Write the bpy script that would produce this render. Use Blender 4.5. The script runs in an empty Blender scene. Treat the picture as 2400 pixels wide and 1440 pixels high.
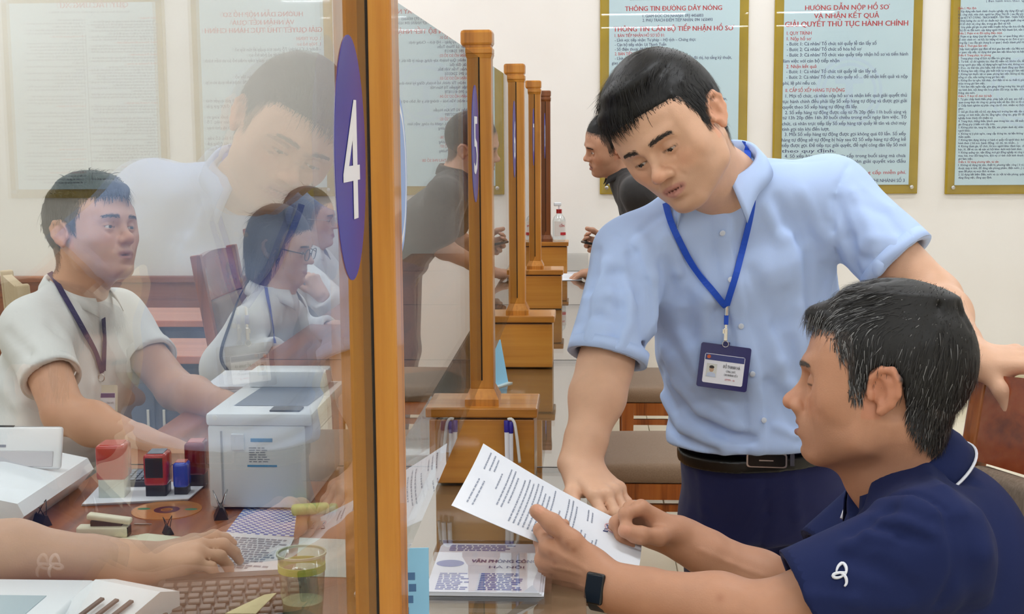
import bpy, bmesh, math, random
import numpy as np
from mathutils import Vector, Matrix
from mathutils.bvhtree import BVHTree

random.seed(7)
RNG = np.random.default_rng(7)
SC = bpy.context.scene
COL = SC.collection

# ------------------------------------------------------------------ camera
F_PX = 3200.0
CAM = np.array([0.1935, 0.0, 1.373])
ROLL, PITCH, YAW = 0.007, math.radians(7.35), math.radians(3.26)
_F = np.array([-math.sin(YAW)*math.cos(PITCH), math.cos(YAW)*math.cos(PITCH), -math.sin(PITCH)])
_R0 = np.array([math.cos(YAW), math.sin(YAW), 0.0])
_U0 = np.cross(_R0, _F)
_R = math.cos(ROLL)*_R0 - math.sin(ROLL)*_U0
_U = math.sin(ROLL)*_R0 + math.cos(ROLL)*_U0
cam_data = bpy.data.cameras.new('camera')
cam_data.sensor_width = 36.0
cam_data.lens = F_PX/2400.0*36.0
cam_data.clip_start = 0.02
cam_data.clip_end = 60
cam = bpy.data.objects.new('camera', cam_data)
COL.objects.link(cam)
cam.matrix_world = Matrix(((_R[0], _U[0], -_F[0], CAM[0]), (_R[1], _U[1], -_F[1], CAM[1]),
                           (_R[2], _U[2], -_F[2], CAM[2]), (0, 0, 0, 1)))
SC.camera = cam

def P(px, py, y):
    """survey helper: the point of the room seen at a pixel of the photograph, at depth y from the lens"""
    d = _F + (px-1200.0)/F_PX*_R + (720.0-py)/F_PX*_U
    return CAM + d*(y/d[1])

# ------------------------------------------------------------------ world, exposure
w = bpy.data.worlds.new('world'); SC.world = w
w.use_nodes = True
w.node_tree.nodes['Background'].inputs[0].default_value = (1, 1, 1, 1)
w.node_tree.nodes['Background'].inputs[1].default_value = 0.3
SC.view_settings.view_transform = 'Standard'
SC.view_settings.look = 'None'
SC.view_settings.gamma = 1.0
SC.view_settings.use_curve_mapping = False
SC.view_settings.exposure = 0.92
SC.cycles.max_bounces = 7
SC.cycles.diffuse_bounces = 3
SC.cycles.glossy_bounces = 4
SC.cycles.transmission_bounces = 4
SC.cycles.transparent_max_bounces = 16
SC.cycles.use_light_tree = False
SC.cycles.caustics_reflective = False
SC.cycles.caustics_refractive = False
SC.cycles.sample_clamp_indirect = 6.0
# ------------------------------------------------------------------ materials
MATS = {}
def lin(c):
    return tuple((x/12.92 if x <= 0.04045 else ((x+0.055)/1.055)**2.4) for x in c)
def rgb(r, g, b):
    return lin((r/255.0, g/255.0, b/255.0))

class NT:
    def __init__(self, m):
        self.t = m.node_tree; self.n = self.t.nodes; self.l = self.t.links
    def add(self, kind, **kw):
        nd = self.n.new(kind)
        for k, v in kw.items():
            if k.startswith('i_'):
                nd.inputs[k[2:].replace('_', ' ')].default_value = v
            else:
                setattr(nd, k, v)
        return nd
    def link(self, a, b): self.l.new(a, b)

def mat(name, color=(0.8, 0.8, 0.8), rough=0.5, metal=0.0, spec=0.5, emit=None, estr=0.0, sub=0.0, coat=0.0, sheen=0.0):
    if name in MATS: return MATS[name]
    m = bpy.data.materials.new(name); m.use_nodes = True
    b = m.node_tree.nodes['Principled BSDF']
    b.inputs['Base Color'].default_value = (*color[:3], 1)
    b.inputs['Roughness'].default_value = rough
    b.inputs['Metallic'].default_value = metal
    b.inputs['Specular IOR Level'].default_value = spec
    if coat: b.inputs['Coat Weight'].default_value = coat
    if sheen:
        b.inputs['Sheen Weight'].default_value = sheen
    if sub:
        b.inputs['Subsurface Weight'].default_value = sub
        b.inputs['Subsurface Radius'].default_value = (0.6, 0.25, 0.12)
        b.inputs['Subsurface Scale'].default_value = 0.01
    if emit:
        b.inputs['Emission Color'].default_value = (*emit[:3], 1)
        b.inputs['Emission Strength'].default_value = estr
    MATS[name] = m
    return m

def bsdf(m): return m.node_tree.nodes['Principled BSDF']

def noise_color(name, c1, c2, scale=(1, 1, 1), nscale=5.0, detail=4.0, rough=0.5, bump=0.0, bscale=None, spec=0.5, coat=0.0, distort=0.0, coords='Object', **kw):
    """two-tone procedural colour from a stretched noise"""
    if name in MATS: return MATS[name]
    m = mat(name, c1, rough, spec=spec, coat=coat, **kw)
    t = NT(m); b = bsdf(m)
    tc = t.add('ShaderNodeTexCoord'); mp = t.add('ShaderNodeMapping'); mp.inputs['Scale'].default_value = scale
    t.link(tc.outputs[coords], mp.inputs['Vector'])
    nz = t.add('ShaderNodeTexNoise'); nz.inputs['Scale'].default_value = nscale; nz.inputs['Detail'].default_value = detail
    nz.inputs['Distortion'].default_value = distort
    t.link(mp.outputs[0], nz.inputs['Vector'])
    rp = t.add('ShaderNodeValToRGB')
    rp.color_ramp.elements[0].position = 0.32; rp.color_ramp.elements[1].position = 0.68
    rp.color_ramp.elements[0].color = (*c1, 1); rp.color_ramp.elements[1].color = (*c2, 1)
    t.link(nz.outputs['Fac'], rp.inputs[0]); t.link(rp.outputs[0], b.inputs['Base Color'])
    if bump:
        nb = t.add('ShaderNodeTexNoise'); nb.inputs['Scale'].default_value = bscale or nscale; nb.inputs['Detail'].default_value = 5
        t.link(mp.outputs[0], nb.inputs['Vector'])
        bp = t.add('ShaderNodeBump'); bp.inputs['Strength'].default_value = bump; bp.inputs['Distance'].default_value = 0.01
        t.link(nb.outputs['Fac'], bp.inputs['Height']); t.link(bp.outputs[0], b.inputs['Normal'])
    return m

def wood(name, c_dark, c_mid, c_light, axis=2, rough=0.35, freq=1.0, coat=0.25):
    """grain that runs along one axis of the object's own space"""
    if name in MATS: return MATS[name]
    m = mat(name, c_mid, rough, coat=coat)
    t = NT(m); b = bsdf(m)
    tc = t.add('ShaderNodeTexCoord'); mp = t.add('ShaderNodeMapping')
    sc = [38*freq, 38*freq, 38*freq]; sc[axis] = 1.6*freq
    mp.inputs['Scale'].default_value = sc
    t.link(tc.outputs['Object'], mp.inputs['Vector'])
    n1 = t.add('ShaderNodeTexNoise'); n1.inputs['Scale'].default_value = 1.0; n1.inputs['Detail'].default_value = 6; n1.inputs['Distortion'].default_value = 0.6
    t.link(mp.outputs[0], n1.inputs['Vector'])
    n2 = t.add('ShaderNodeTexNoise'); n2.inputs['Scale'].default_value = 4.5; n2.inputs['Detail'].default_value = 3
    t.link(mp.outputs[0], n2.inputs['Vector'])
    mx = t.add('ShaderNodeMath', operation='MULTIPLY_ADD'); mx.inputs[1].default_value = 0.35
    t.link(n2.outputs['Fac'], mx.inputs[0]); t.link(n1.outputs['Fac'], mx.inputs[2])
    rp = t.add('ShaderNodeValToRGB')
    e = rp.color_ramp.elements
    e[0].position = 0.45; e[0].color = (*c_dark, 1); e[1].position = 0.92; e[1].color = (*c_light, 1)
    k = e.new(0.66); k.color = (*c_mid, 1)
    t.link(mx.outputs[0], rp.inputs[0]); t.link(rp.outputs[0], b.inputs['Base Color'])
    bp = t.add('ShaderNodeBump'); bp.inputs['Strength'].default_value = 0.08; bp.inputs['Distance'].default_value = 0.004
    t.link(n2.outputs['Fac'], bp.inputs['Height']); t.link(bp.outputs[0], b.inputs['Normal'])
    return m

def pane_mat(name, tint=(0.93, 0.97, 0.95), r0=0.04, rough=0.0):
    """clear glass sheet: each face mirrors by Schlick's law and lets the rest straight through"""
    if name in MATS: return MATS[name]
    m = bpy.data.materials.new(name); m.use_nodes = True
    t = NT(m); t.n.clear()
    out = t.add('ShaderNodeOutputMaterial')
    geo = t.add('ShaderNodeNewGeometry')
    dot = t.add('ShaderNodeVectorMath', operation='DOT_PRODUCT')
    t.link(geo.outputs['Normal'], dot.inputs[0]); t.link(geo.outputs['Incoming'], dot.inputs[1])
    ab = t.add('ShaderNodeMath', operation='ABSOLUTE'); t.link(dot.outputs['Value'], ab.inputs[0])
    om = t.add('ShaderNodeMath', operation='SUBTRACT', use_clamp=True); om.inputs[0].default_value = 1.0; t.link(ab.outputs[0], om.inputs[1])
    pw = t.add('ShaderNodeMath', operation='POWER'); pw.inputs[1].default_value = 5.0; t.link(om.outputs[0], pw.inputs[0])
    ma = t.add('ShaderNodeMath', operation='MULTIPLY_ADD', use_clamp=True); ma.inputs[1].default_value = 1.0-r0; ma.inputs[2].default_value = r0
    t.link(pw.outputs[0], ma.inputs[0])
    tr = t.add('ShaderNodeBsdfTransparent'); tr.inputs['Color'].default_value = (*tint, 1)
    gl = t.add('ShaderNodeBsdfGlossy'); gl.inputs['Roughness'].default_value = rough
    mx = t.add('ShaderNodeMixShader')
    t.link(ma.outputs[0], mx.inputs[0]); t.link(tr.outputs[0], mx.inputs[1]); t.link(gl.outputs[0], mx.inputs[2])
    t.link(mx.outputs[0], out.inputs['Surface'])
    MATS[name] = m
    return m

def vcol_mat(name, rough=0.5, sub=0.0, spec=0.4, bump=0.0, bscale=300.0, sheen=0.0, mott=0.0):
    """base colour from the mesh's own colour attribute"""
    if name in MATS: return MATS[name]
    m = mat(name, (0.8, 0.8, 0.8), rough, spec=spec, sub=sub, sheen=sheen)
    t = NT(m); b = bsdf(m)
    at = t.add('ShaderNodeVertexColor'); at.layer_name = 'col'
    src = at.outputs['Color']
    tc = t.add('ShaderNodeTexCoord')
    if mott:
        nz = t.add('ShaderNodeTexNoise'); nz.inputs['Scale'].default_value = 55; nz.inputs['Detail'].default_value = 5
        t.link(tc.outputs['Object'], nz.inputs['Vector'])
        rp = t.add('ShaderNodeMapRange'); rp.inputs[3].default_value = 1-mott; rp.inputs[4].default_value = 1+mott
        t.link(nz.outputs['Fac'], rp.inputs[0])
        mx = t.add('ShaderNodeVectorMath', operation='SCALE'); t.link(src, mx.inputs[0]); t.link(rp.outputs[0], mx.inputs['Scale'])
        src = mx.outputs[0]
    t.link(src, b.inputs['Base Color'])
    if bump:
        nz = t.add('ShaderNodeTexNoise'); nz.inputs['Scale'].default_value = bscale; nz.inputs['Detail'].default_value = 3
        t.link(tc.outputs['Object'], nz.inputs['Vector'])
        bp = t.add('ShaderNodeBump'); bp.inputs['Strength'].default_value = bump; bp.inputs['Distance'].default_value = 0.002
        t.link(nz.outputs['Fac'], bp.inputs['Height']); t.link(bp.outputs[0], b.inputs['Normal'])
    return m

# ------------------------------------------------------------------ objects
def link(o, parent=None):
    COL.objects.link(o)
    if parent is not None: o.parent = parent
    return o

def tag(o, label=None, cat=None, group=None, kind=None):
    if label: o['label'] = label
    if cat: o['category'] = cat
    if group: o['group'] = group
    if kind: o['kind'] = kind
    return o

def empty(name, loc=(0, 0, 0), rz=0.0, label=None, cat=None, group=None, kind=None):
    o = bpy.data.objects.new(name, None); o.empty_display_size = 0.05
    o.location = loc; o.rotation_euler = (0, 0, rz)
    COL.objects.link(o)
    return tag(o, label, cat, group, kind)

def np_mesh(name, verts, faces, smooth=False):
    me = bpy.data.meshes.new(name)
    verts = np.asarray(verts, dtype=np.float32)
    if isinstance(faces, np.ndarray):
        n, k = faces.shape
        me.vertices.add(len(verts)); me.vertices.foreach_set('co', verts.ravel())
        me.loops.add(n*k); me.loops.foreach_set('vertex_index', faces.astype(np.int32).ravel())
        me.polygons.add(n)
        me.polygons.foreach_set('loop_start', np.arange(0, n*k, k, dtype=np.int32))
        me.polygons.foreach_set('loop_total', np.full(n, k, dtype=np.int32))
        me.update(calc_edges=True)
    else:
        me.from_pydata([tuple(v) for v in verts], [], [tuple(f) for f in faces]); me.update()
    if smooth: me.polygons.foreach_set('use_smooth', np.ones(len(me.polygons), dtype=bool))
    return me

def set_cols(me, cols):
    ca = me.color_attributes.new('col', 'FLOAT_COLOR', 'POINT')
    c4 = np.ones((len(cols), 4), dtype=np.float32); c4[:, :3] = cols
    ca.data.foreach_set('color', c4.ravel())

def mobj(name, me, m=None, parent=None):
    o = bpy.data.objects.new(name, me)
    if m is not None: me.materials.append(m)
    return link(o, parent)

class MB:
    """collects simple solids for one mesh object"""
    def __init__(self): self.bm = bmesh.new()
    def box(self, lo, hi, bev=0.0, seg=2, M=None):
        lo, hi = Vector(lo), Vector(hi)
        b = bmesh.new(); bmesh.ops.create_cube(b, size=1.0)
        s = hi-lo; c = (hi+lo)/2
        for v in b.verts: v.co = Vector((v.co.x*s.x, v.co.y*s.y, v.co.z*s.z))+c
        if bev: bmesh.ops.bevel(b, geom=b.edges[:], offset=bev, segments=seg, profile=0.5, affect='EDGES')
        self._merge(b, M); return self
    def frustum(self, z0, z1, h0, h1, M=None, c=(0, 0)):
        """square block with half sizes h0=(x,y) at z0 and h1 at z1"""
        b = bmesh.new(); vs = []
        for z, h in ((z0, h0), (z1, h1)):
            for sx, sy in ((-1, -1), (1, -1), (1, 1), (-1, 1)): vs.append(b.verts.new((c[0]+sx*h[0], c[1]+sy*h[1], z)))
        b.faces.new(vs[3::-1]); b.faces.new(vs[4:])
        for i in range(4): b.faces.new((vs[i], vs[(i+1) % 4], vs[4+(i+1) % 4], vs[4+i]))
        self._merge(b, M); return self
    def cyl(self, p0, p1, r0, r1=None, seg=20, bev=0.0, M=None):
        r1 = r0 if r1 is None else r1
        p0, p1 = Vector(p0), Vector(p1); d = p1-p0
        b = bmesh.new(); bmesh.ops.create_cone(b, cap_ends=True, segments=seg, radius1=r0, radius2=r1, depth=d.length)
        if bev:
            es = [e for e in b.edges if abs(e.verts[0].co.z-e.verts[1].co.z) < 1e-6]
            bmesh.ops.bevel(b, geom=es, offset=bev, segments=2, profile=0.5, affect='EDGES')
        q = d.to_track_quat('Z', 'Y').to_matrix().to_4x4()
        bmesh.ops.transform(b, matrix=Matrix.Translation((p0+p1)/2) @ q, verts=b.verts[:])
        self._merge(b, M); return self
    def lathe(self, prof, seg=28, M=None, cap=True):
        b = bmesh.new(); rings = []
        for r, z in prof:
            rings.append([b.verts.new((r*math.cos(2*math.pi*i/seg), r*math.sin(2*math.pi*i/seg), z)) for i in range(seg)])
        for a, c in zip(rings, rings[1:]):
            for i in range(seg): b.faces.new((a[i], a[(i+1) % seg], c[(i+1) % seg], c[i]))
        if cap:
            if prof[0][0] > 1e-5: b.faces.new(rings[0][::-1])
            if prof[-1][0] > 1e-5: b.faces.new(rings[-1])
        bmesh.ops.remove_doubles(b, verts=b.verts[:], dist=1e-6)
        self._merge(b, M); return self
    def prism(self, pts, z0, z1, bev=0.0, M=None):
        b = bmesh.new()
        lo = [b.verts.new((x, y, z0)) for x, y in pts]; hi = [b.verts.new((x, y, z1)) for x, y in pts]
        b.faces.new(lo[::-1]); b.faces.new(hi)
        n = len(pts)
        for i in range(n): b.faces.new((lo[i], lo[(i+1) % n], hi[(i+1) % n], hi[i]))
        bmesh.ops.recalc_face_normals(b, faces=b.faces[:])
        if bev: bmesh.ops.bevel(b, geom=b.edges[:], offset=bev, segments=2, profile=0.5, affect='EDGES')
        self._merge(b, M); return self
    def tube(self, pts, r, seg=8, M=None, closed=False):
        pts = [Vector(p) for p in pts]; n = len(pts)
        rr = r if hasattr(r, '__len__') else [r]*n
        b = bmesh.new(); rings = []; up = None
        for i, p in enumerate(pts):
            if closed: t = pts[(i+1) % n]-pts[i-1]
            else: t = pts[min(i+1, n-1)]-pts[max(i-1, 0)]
            t.normalize()
            if up is None:
                up = Vector((0, 0, 1)) if abs(t.z) < 0.9 else Vector((1, 0, 0))
            u = (up-t*up.dot(t)).normalized(); v = t.cross(u); up = u
            rings.append([b.verts.new(p+(u*math.cos(a)+v*math.sin(a))*rr[i]) for a in [2*math.pi*k/seg for k in range(seg)]])
        m = n if closed else n-1
        for i in range(m):
            a, c = rings[i], rings[(i+1) % n]
            for k in range(seg): b.faces.new((a[k], a[(k+1) % seg], c[(k+1) % seg], c[k]))
        if not closed:
            b.faces.new(rings[0][::-1]); b.faces.new(rings[-1])
        self._merge(b, M); return self
    def sphere(self, c, r, M=None, u=20, v=12):
        b = bmesh.new(); bmesh.ops.create_uvsphere(b, u_segments=u, v_segments=v, radius=1.0)
        r = r if hasattr(r, '__len__') else (r, r, r)
        for q in b.verts: q.co = Vector((q.co.x*r[0], q.co.y*r[1], q.co.z*r[2]))+Vector(c)
        self._merge(b, M); return self
    def poly(self, verts, faces, M=None):
        b = bmesh.new(); vs = [b.verts.new(v) for v in verts]
        for f in faces: b.faces.new([vs[i] for i in f])
        self._merge(b, M); return self
    def _merge(self, b, M):
        if M is not None: bmesh.ops.transform(b, matrix=M, verts=b.verts[:])
        me = bpy.data.meshes.new('tmp'); b.to_mesh(me); b.free()
        self.bm.from_mesh(me); bpy.data.meshes.remove(me)
    def build(self, name, m=None, parent=None, smooth=False, angle=None):
        me = bpy.data.meshes.new(name); self.bm.to_mesh(me); self.bm.free()
        if smooth:
            me.polygons.foreach_set('use_smooth', np.ones(len(me.polygons), dtype=bool))
            if angle is not None: me.set_sharp_from_angle(angle=math.radians(angle))
        return mobj(name, me, m, parent)

def copy_tree(o, parent=None):
    c = o.copy(); COL.objects.link(c)
    if parent is not None: c.parent = parent
    for ch in list(o.children): copy_tree(ch, c)
    return c

def frame_matrix(origin, x, y, z):
    m = Matrix.Identity(4)
    for i, v in enumerate((x, y, z)):
        for j in range(3): m[j][i] = v[j]
    for j in range(3): m[j][3] = origin[j]
    return m

HORN = {a: b for a, b in zip('ƠƯơườớởỡợừứửữựỜỚỞỠỢỪỨỬỮỰ', 'OUouòóỏõọùúủũụÒÓỎÕỌÙÚỦŨỤ')}
HBASE = {a: b for a, b in zip('ƠƯơườớởỡợừứửữựỜỚỞỠỢỪỨỬỮỰ', 'OUouooooouuuuuOOOOOUUUUU')}
def glyph_co(s):
    cu = bpy.data.curves.new('txt', 'FONT'); cu.body = s; cu.size = 1.0; cu.resolution_u = 1
    o = bpy.data.objects.new('txt', cu); me = bpy.data.meshes.new_from_object(o)
    co = np.empty(len(me.vertices)*3, np.float32); me.vertices.foreach_get('co', co)
    bpy.data.meshes.remove(me); bpy.data.objects.remove(o); bpy.data.curves.remove(cu)
    return co.reshape(-1, 3)

def text_mesh(lines, name, m, parent, M):
    """lines: (string, x, y, size, align, bold) in a flat local frame -> one thin printed mesh"""
    bm = bmesh.new()
    dg = bpy.context.evaluated_depsgraph_get()
    for (s, x, y, size, align, bold, width) in lines:
        s0 = s.replace('Đ', 'Ð'); s = ''.join(HORN.get(ch, ch) for ch in s0)
        cu = bpy.data.curves.new('txt', 'FONT'); cu.body = s; cu.size = size
        cu.align_x = align; cu.resolution_u = 1 if size < .0165 else 2; cu.space_character = 1.0
        o = bpy.data.objects.new('txt', cu)
        me = bpy.data.meshes.new_from_object(o)
        shifts = (0.0,) if bold <= .009 else ((-.5, .5) if (bold < .018 or size < .0165) else (-.8, 0, .8))   # overprinted for weight
        n = len(me.vertices); co = np.empty(n*3, np.float32); me.vertices.foreach_get('co', co); co = co.reshape(-1, 3)
        if n:
            sx = width/max(1e-6, co[:, 0].max()-co[:, 0].min()) if width else 1.0
            x0 = co[:, 0].min() if (width and align == 'LEFT') else 0.0
            for k, sh in enumerate(shifts):
                c2 = co.copy(); c2[:, 0] = (co[:, 0]-x0)*sx+x+sh*bold*size*1.3; c2[:, 1] = co[:, 1]+y; c2[:, 2] = k*4e-5
                me.vertices.foreach_set('co', c2.ravel()); bm.from_mesh(me)
            if align == 'LEFT':          # the hooks of the horned vowels are drawn on their own
                for i, ch in enumerate(s0):
                    if ch in HORN:
                        pre = glyph_co(s[:i]+HBASE[ch]); top = .70 if ch.isupper() else .50
                        hx = (pre[:, 0].max()*size-x0)*sx+x; hy = y+top*size; k = size
                        q = [(-.02, -.10), (.05, -.10), (.13, .0), (.13, .10), (.06, .10), (.05, .0)]
                        bm.faces.new([bm.verts.new((hx+a*k, hy+b*k, 1e-5)) for a, b in q])
        bpy.data.meshes.remove(me); bpy.data.objects.remove(o); bpy.data.curves.remove(cu)
    bmesh.ops.transform(bm, matrix=M, verts=bm.verts[:])
    me = bpy.data.meshes.new(name); bm.to_mesh(me); bm.free()
    return mobj(name, me, m, parent)
# ------------------------------------------------------------------ sculpting engine: smooth-blended solids -> one surface
def _rot(v, R): return v @ R       # world offset -> local, R columns are the local axes

def unit(v):
    v = np.asarray(v, dtype=float); return v/max(1e-12, np.linalg.norm(v))

class Sculpt:
    def __init__(self): self.p = []
    def _add(self, f, c, r, op, k): self.p.append((f, np.asarray(c, float), float(r), op, float(k)))
    def cap(self, a, b, r1, r2=None, k=0.01, op='u'):
        a, b = np.asarray(a, float), np.asarray(b, float); r2 = r1 if r2 is None else r2
        ba = b-a; L2 = max(1e-12, ba @ ba)
        A = a.astype(np.float32)[:, None]; D = ba.astype(np.float32); Dn = (ba/L2).astype(np.float32)
        def f(q):
            p = q-A; h = np.clip(Dn @ p, 0, 1)
            x = p[0]-h*D[0]; y = p[1]-h*D[1]; z = p[2]-h*D[2]
            return np.sqrt(x*x+y*y+z*z)-(np.float32(r1)+np.float32(r2-r1)*h)
        self._add(f, (a+b)/2, math.sqrt(L2)/2+max(r1, r2), op, k); return self
    def chain(self, pts, rs, k=0.01, op='u'):
        for i in range(len(pts)-1): self.cap(pts[i], pts[i+1], rs[i], rs[i+1], k, op)
        return self
    def ell(self, c, r, R=None, k=0.01, op='u'):
        c = np.asarray(c, float); r = np.asarray(r, float); R = np.eye(3) if R is None else np.asarray(R, float)
        C = c.astype(np.float32)[:, None]; M1 = (R.T/r[:, None]).astype(np.float32); ir = (1/r).astype(np.float32)
        def f(q):
            l = M1 @ (q-C); k0 = np.sqrt(l[0]*l[0]+l[1]*l[1]+l[2]*l[2])
            l *= ir[:, None]; k1 = np.sqrt(l[0]*l[0]+l[1]*l[1]+l[2]*l[2])
            return k0*(k0-1)/np.maximum(k1, np.float32(1e-6))
        self._add(f, c, r.max(), op, k); return self
    def loft(self, a, b, ra, rb, U, k=0.02, op='u', endcap=0.6):
        """tube from a to b whose cross-section is an ellipse: half sizes ra, rb = (along U, across U)"""
        a, b = np.asarray(a, float), np.asarray(b, float); W = b-a; L = np.linalg.norm(W); Wn = W/L
        U = np.asarray(U, float); U = unit(U-Wn*(U @ Wn)); V = np.cross(Wn, U)
        A_ = a.astype(np.float32)[:, None]; M3 = np.stack([U, V, Wn]).astype(np.float32)
        f32 = np.float32
        def f(q):
            l = M3 @ (q-A_); h = np.clip(l[2]*f32(1/L), 0, 1)
            w_ = l[2]-h*f32(L)
            A = f32(ra[0])+f32(rb[0]-ra[0])*h; B = f32(ra[1])+f32(rb[1]-ra[1])*h; Cc = np.minimum(A, B)*f32(endcap)
            u, v, w_ = l[0]/A, l[1]/B, w_/Cc
            k0 = np.sqrt(u*u+v*v+w_*w_); u = u/A; v = v/B; w_ = w_/Cc
            k1 = np.sqrt(u*u+v*v+w_*w_)
            return k0*(k0-1)/np.maximum(k1, f32(1e-6))
        self._add(f, (a+b)/2, L/2+max(*ra, *rb), op, k); return self
    def fold(self, pts, w, amp):
        """a raised (amp > 0) or sunk crease along a polyline"""
        pts = [np.asarray(p, float) for p in pts]
        for a, b in zip(pts, pts[1:]):
            ba = b-a; L2 = max(1e-12, ba @ ba)
            A = a.astype(np.float32)[:, None]; D = ba.astype(np.float32); Dn = (ba/L2).astype(np.float32); iw = np.float32(-1/(w*w))
            def f(q, A=A, D=D, Dn=Dn, iw=iw):
                p = q-A; h = np.clip(Dn @ p, 0, 1)
                x = p[0]-h*D[0]; y = p[1]-h*D[1]; z = p[2]-h*D[2]
                return np.float32(-amp)*np.exp((x*x+y*y+z*z)*iw)
            self._add(f, (a+b)/2, math.sqrt(L2)/2+1.9*w-.012, 'd', 0)
        return self
    def strip(self, pts, hw, amp, edge=.0016):
        """a flat raised band of half width hw along a polyline"""
        pts = [np.asarray(p, float) for p in pts]
        A = np.array(pts[:-1], np.float32); Dv = np.array([b-a for a, b in zip(pts, pts[1:])], np.float32)
        def f(q):
            best = None
            for a, ba in zip(A, Dv):
                p = q-a[:, None]; h = np.clip((ba/np.float32(max(1e-9, ba @ ba))) @ p, 0, 1)
                x = p[0]-h*ba[0]; y = p[1]-h*ba[1]; z = p[2]-h*ba[2]; t = x*x+y*y+z*z
                best = t if best is None else np.minimum(best, t)
            return np.float32(-amp)/(1+np.exp(np.clip((np.sqrt(best)-np.float32(hw))/np.float32(edge), -30, 30)))
        c = np.mean(pts, axis=0); self._add(f, c, max(np.linalg.norm(p-c) for p in pts)+hw+.004, 'd', 0)
        return self
    def plane(self, o, n, k=0.004, within=None):
        """keep the side the normal points away from; within = (centre, radius) limits it to a neighbourhood"""
        o = np.asarray(o, float); n = unit(n); n32 = n.astype(np.float32); off = np.float32(o @ n)
        if within is None:
            self._add(lambda q: n32 @ q-off, (0, 0, 0), 1e9, 'i', k)
        else:
            c, r = np.asarray(within[0], float), within[1]
            def f(q):
                d = n32 @ q-off
                return np.where(((q-c.astype(np.float32)[:, None])**2).sum(0) < r*r, d, np.float32(-1.0))
            self._add(f, c, r, 'i', k)
        return self
    def func(self, f, c, r, op, k=0.004):
        self._add(lambda q: f(q.T).astype(np.float32), c, r, op, k); return self
    def noise(self, amp, freq, seed=0, n=14):
        g = np.random.default_rng(seed); D = g.normal(size=(n, 3)); D /= np.linalg.norm(D, axis=1)[:, None]
        D *= freq*g.uniform(0.5, 1.6, (n, 1)); ph = g.uniform(0, 6.28, n)
        D32 = D.astype(np.float32); p32 = ph.astype(np.float32)[:, None]
        self._add(lambda q: np.float32(amp/math.sqrt(n))*np.sin(D32 @ q+p32).sum(0), (0, 0, 0), 1e9, 'd', 0); return self
    def eval(self, q, idx=None):
        d = np.full(q.shape[1], 0.5, np.float32)
        for i in (range(len(self.p)) if idx is None else idx):
            f, c, r, op, k = self.p[i]
            v = f(q)
            if op == 'u':
                if k > 0:
                    h = np.maximum(np.float32(k)-np.abs(d-v), 0); d = np.minimum(d, v)-h*h*np.float32(0.25/k)
                else: d = np.minimum(d, v)
            elif op == 's':
                v = -v; h = np.maximum(np.float32(k)-np.abs(d-v), 0); d = np.maximum(d, v)+h*h*np.float32(0.25/max(k, 1e-9))
            elif op == 'i':
                h = np.maximum(np.float32(k)-np.abs(d-v), 0); d = np.maximum(d, v)+h*h*np.float32(0.25/max(k, 1e-9))
            else: d = d+v
        return d
    def mesh(self, h, B=12, smooth=1, solid=True):
        lo = np.min([c-r for f, c, r, op, k in self.p if op == 'u'], axis=0)-0.03
        hi = np.max([c+r for f, c, r, op, k in self.p if op == 'u'], axis=0)+0.03
        nb = np.ceil((hi-lo)/(h*B)).astype(int)
        I = np.stack(np.meshgrid(*[np.arange(n) for n in nb], indexing='ij'), -1).reshape(-1, 3)
        cen = lo+(I+0.5)*h*B
        hd = h*B*0.5*math.sqrt(3)
        near = np.zeros(len(cen), bool); dc = np.full(len(cen), 9.0)
        C = np.array([c for f, c, r, op, k in self.p]); Rr = np.array([r+k for f, c, r, op, k in self.p])
        ops = [x[3] for x in self.p]
        DD = np.linalg.norm(cen[:, None, :]-C[None], axis=2)-Rr[None]
        isu = np.array([o == 'u' for o in ops])
        near = (DD[:, isu] < hd).any(1)
        I, cen, DD = I[near], cen[near], DD[near]
        dc = self.eval(cen.T.astype(np.float32))
        keep = np.abs(dc) < hd*1.5+.008
        I, cen, DD = I[keep], cen[keep], DD[keep]
        ax = np.arange(-1, B+1)
        G = (np.stack(np.meshgrid(ax, ax, ax, indexing='ij'), -1).reshape(-1, 3)*h)
        n = B+2
        PR = np.stack(np.meshgrid(*[np.array([.5, B/2, B-.5])]*3, indexing='ij'), -1).reshape(-1, 3)*h
        nc = n-1
        offs = np.array([[i, j, k] for i in (0, 1) for j in (0, 1) for k in (0, 1)])
        edges = [(a, b) for a in range(8) for b in range(a+1, 8) if np.abs(offs[a]-offs[b]).sum() == 1]
        big = (nb*B+4).astype(np.int64)
        ids_all, co_all, q_all = [], [], []
        for bi in range(len(I)):
            idx = np.nonzero(DD[bi] < hd+0.012)[0]
            if not isu[idx].any(): continue
            base = lo+I[bi]*h*B
            # quick reject
            q0 = self.eval((base+PR).T.astype(np.float32), idx)
            if q0.min() > h*B*.62 or q0.max() < -h*B*.62: continue
            V = self.eval((base+G).T.astype(np.float32), idx).reshape(n, n, n)
            S = V < 0
            if S.all() or not S.any(): continue
            cnt = np.zeros((nc, nc, nc), np.int8)
            for o in offs: cnt += S[o[0]:o[0]+nc, o[1]:o[1]+nc, o[2]:o[2]+nc]
            act = (cnt > 0) & (cnt < 8)
            ci = np.argwhere(act)
            vals = np.stack([V[ci[:, 0]+o[0], ci[:, 1]+o[1], ci[:, 2]+o[2]] for o in offs], 1)
            acc = np.zeros((len(ci), 3)); nn = np.zeros(len(ci))
            for a, b in edges:
                va, vb = vals[:, a], vals[:, b]; m = (va < 0) != (vb < 0)
                tt = np.where(m, va/np.where(m, va-vb, 1), 0)
                acc += np.where(m[:, None], offs[a]+(offs[b]-offs[a])*tt[:, None], 0); nn += m
            pos = base+(ci-1+acc/nn[:, None])*h
            gi = (I[bi]*B+ci).astype(np.int64)
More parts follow.
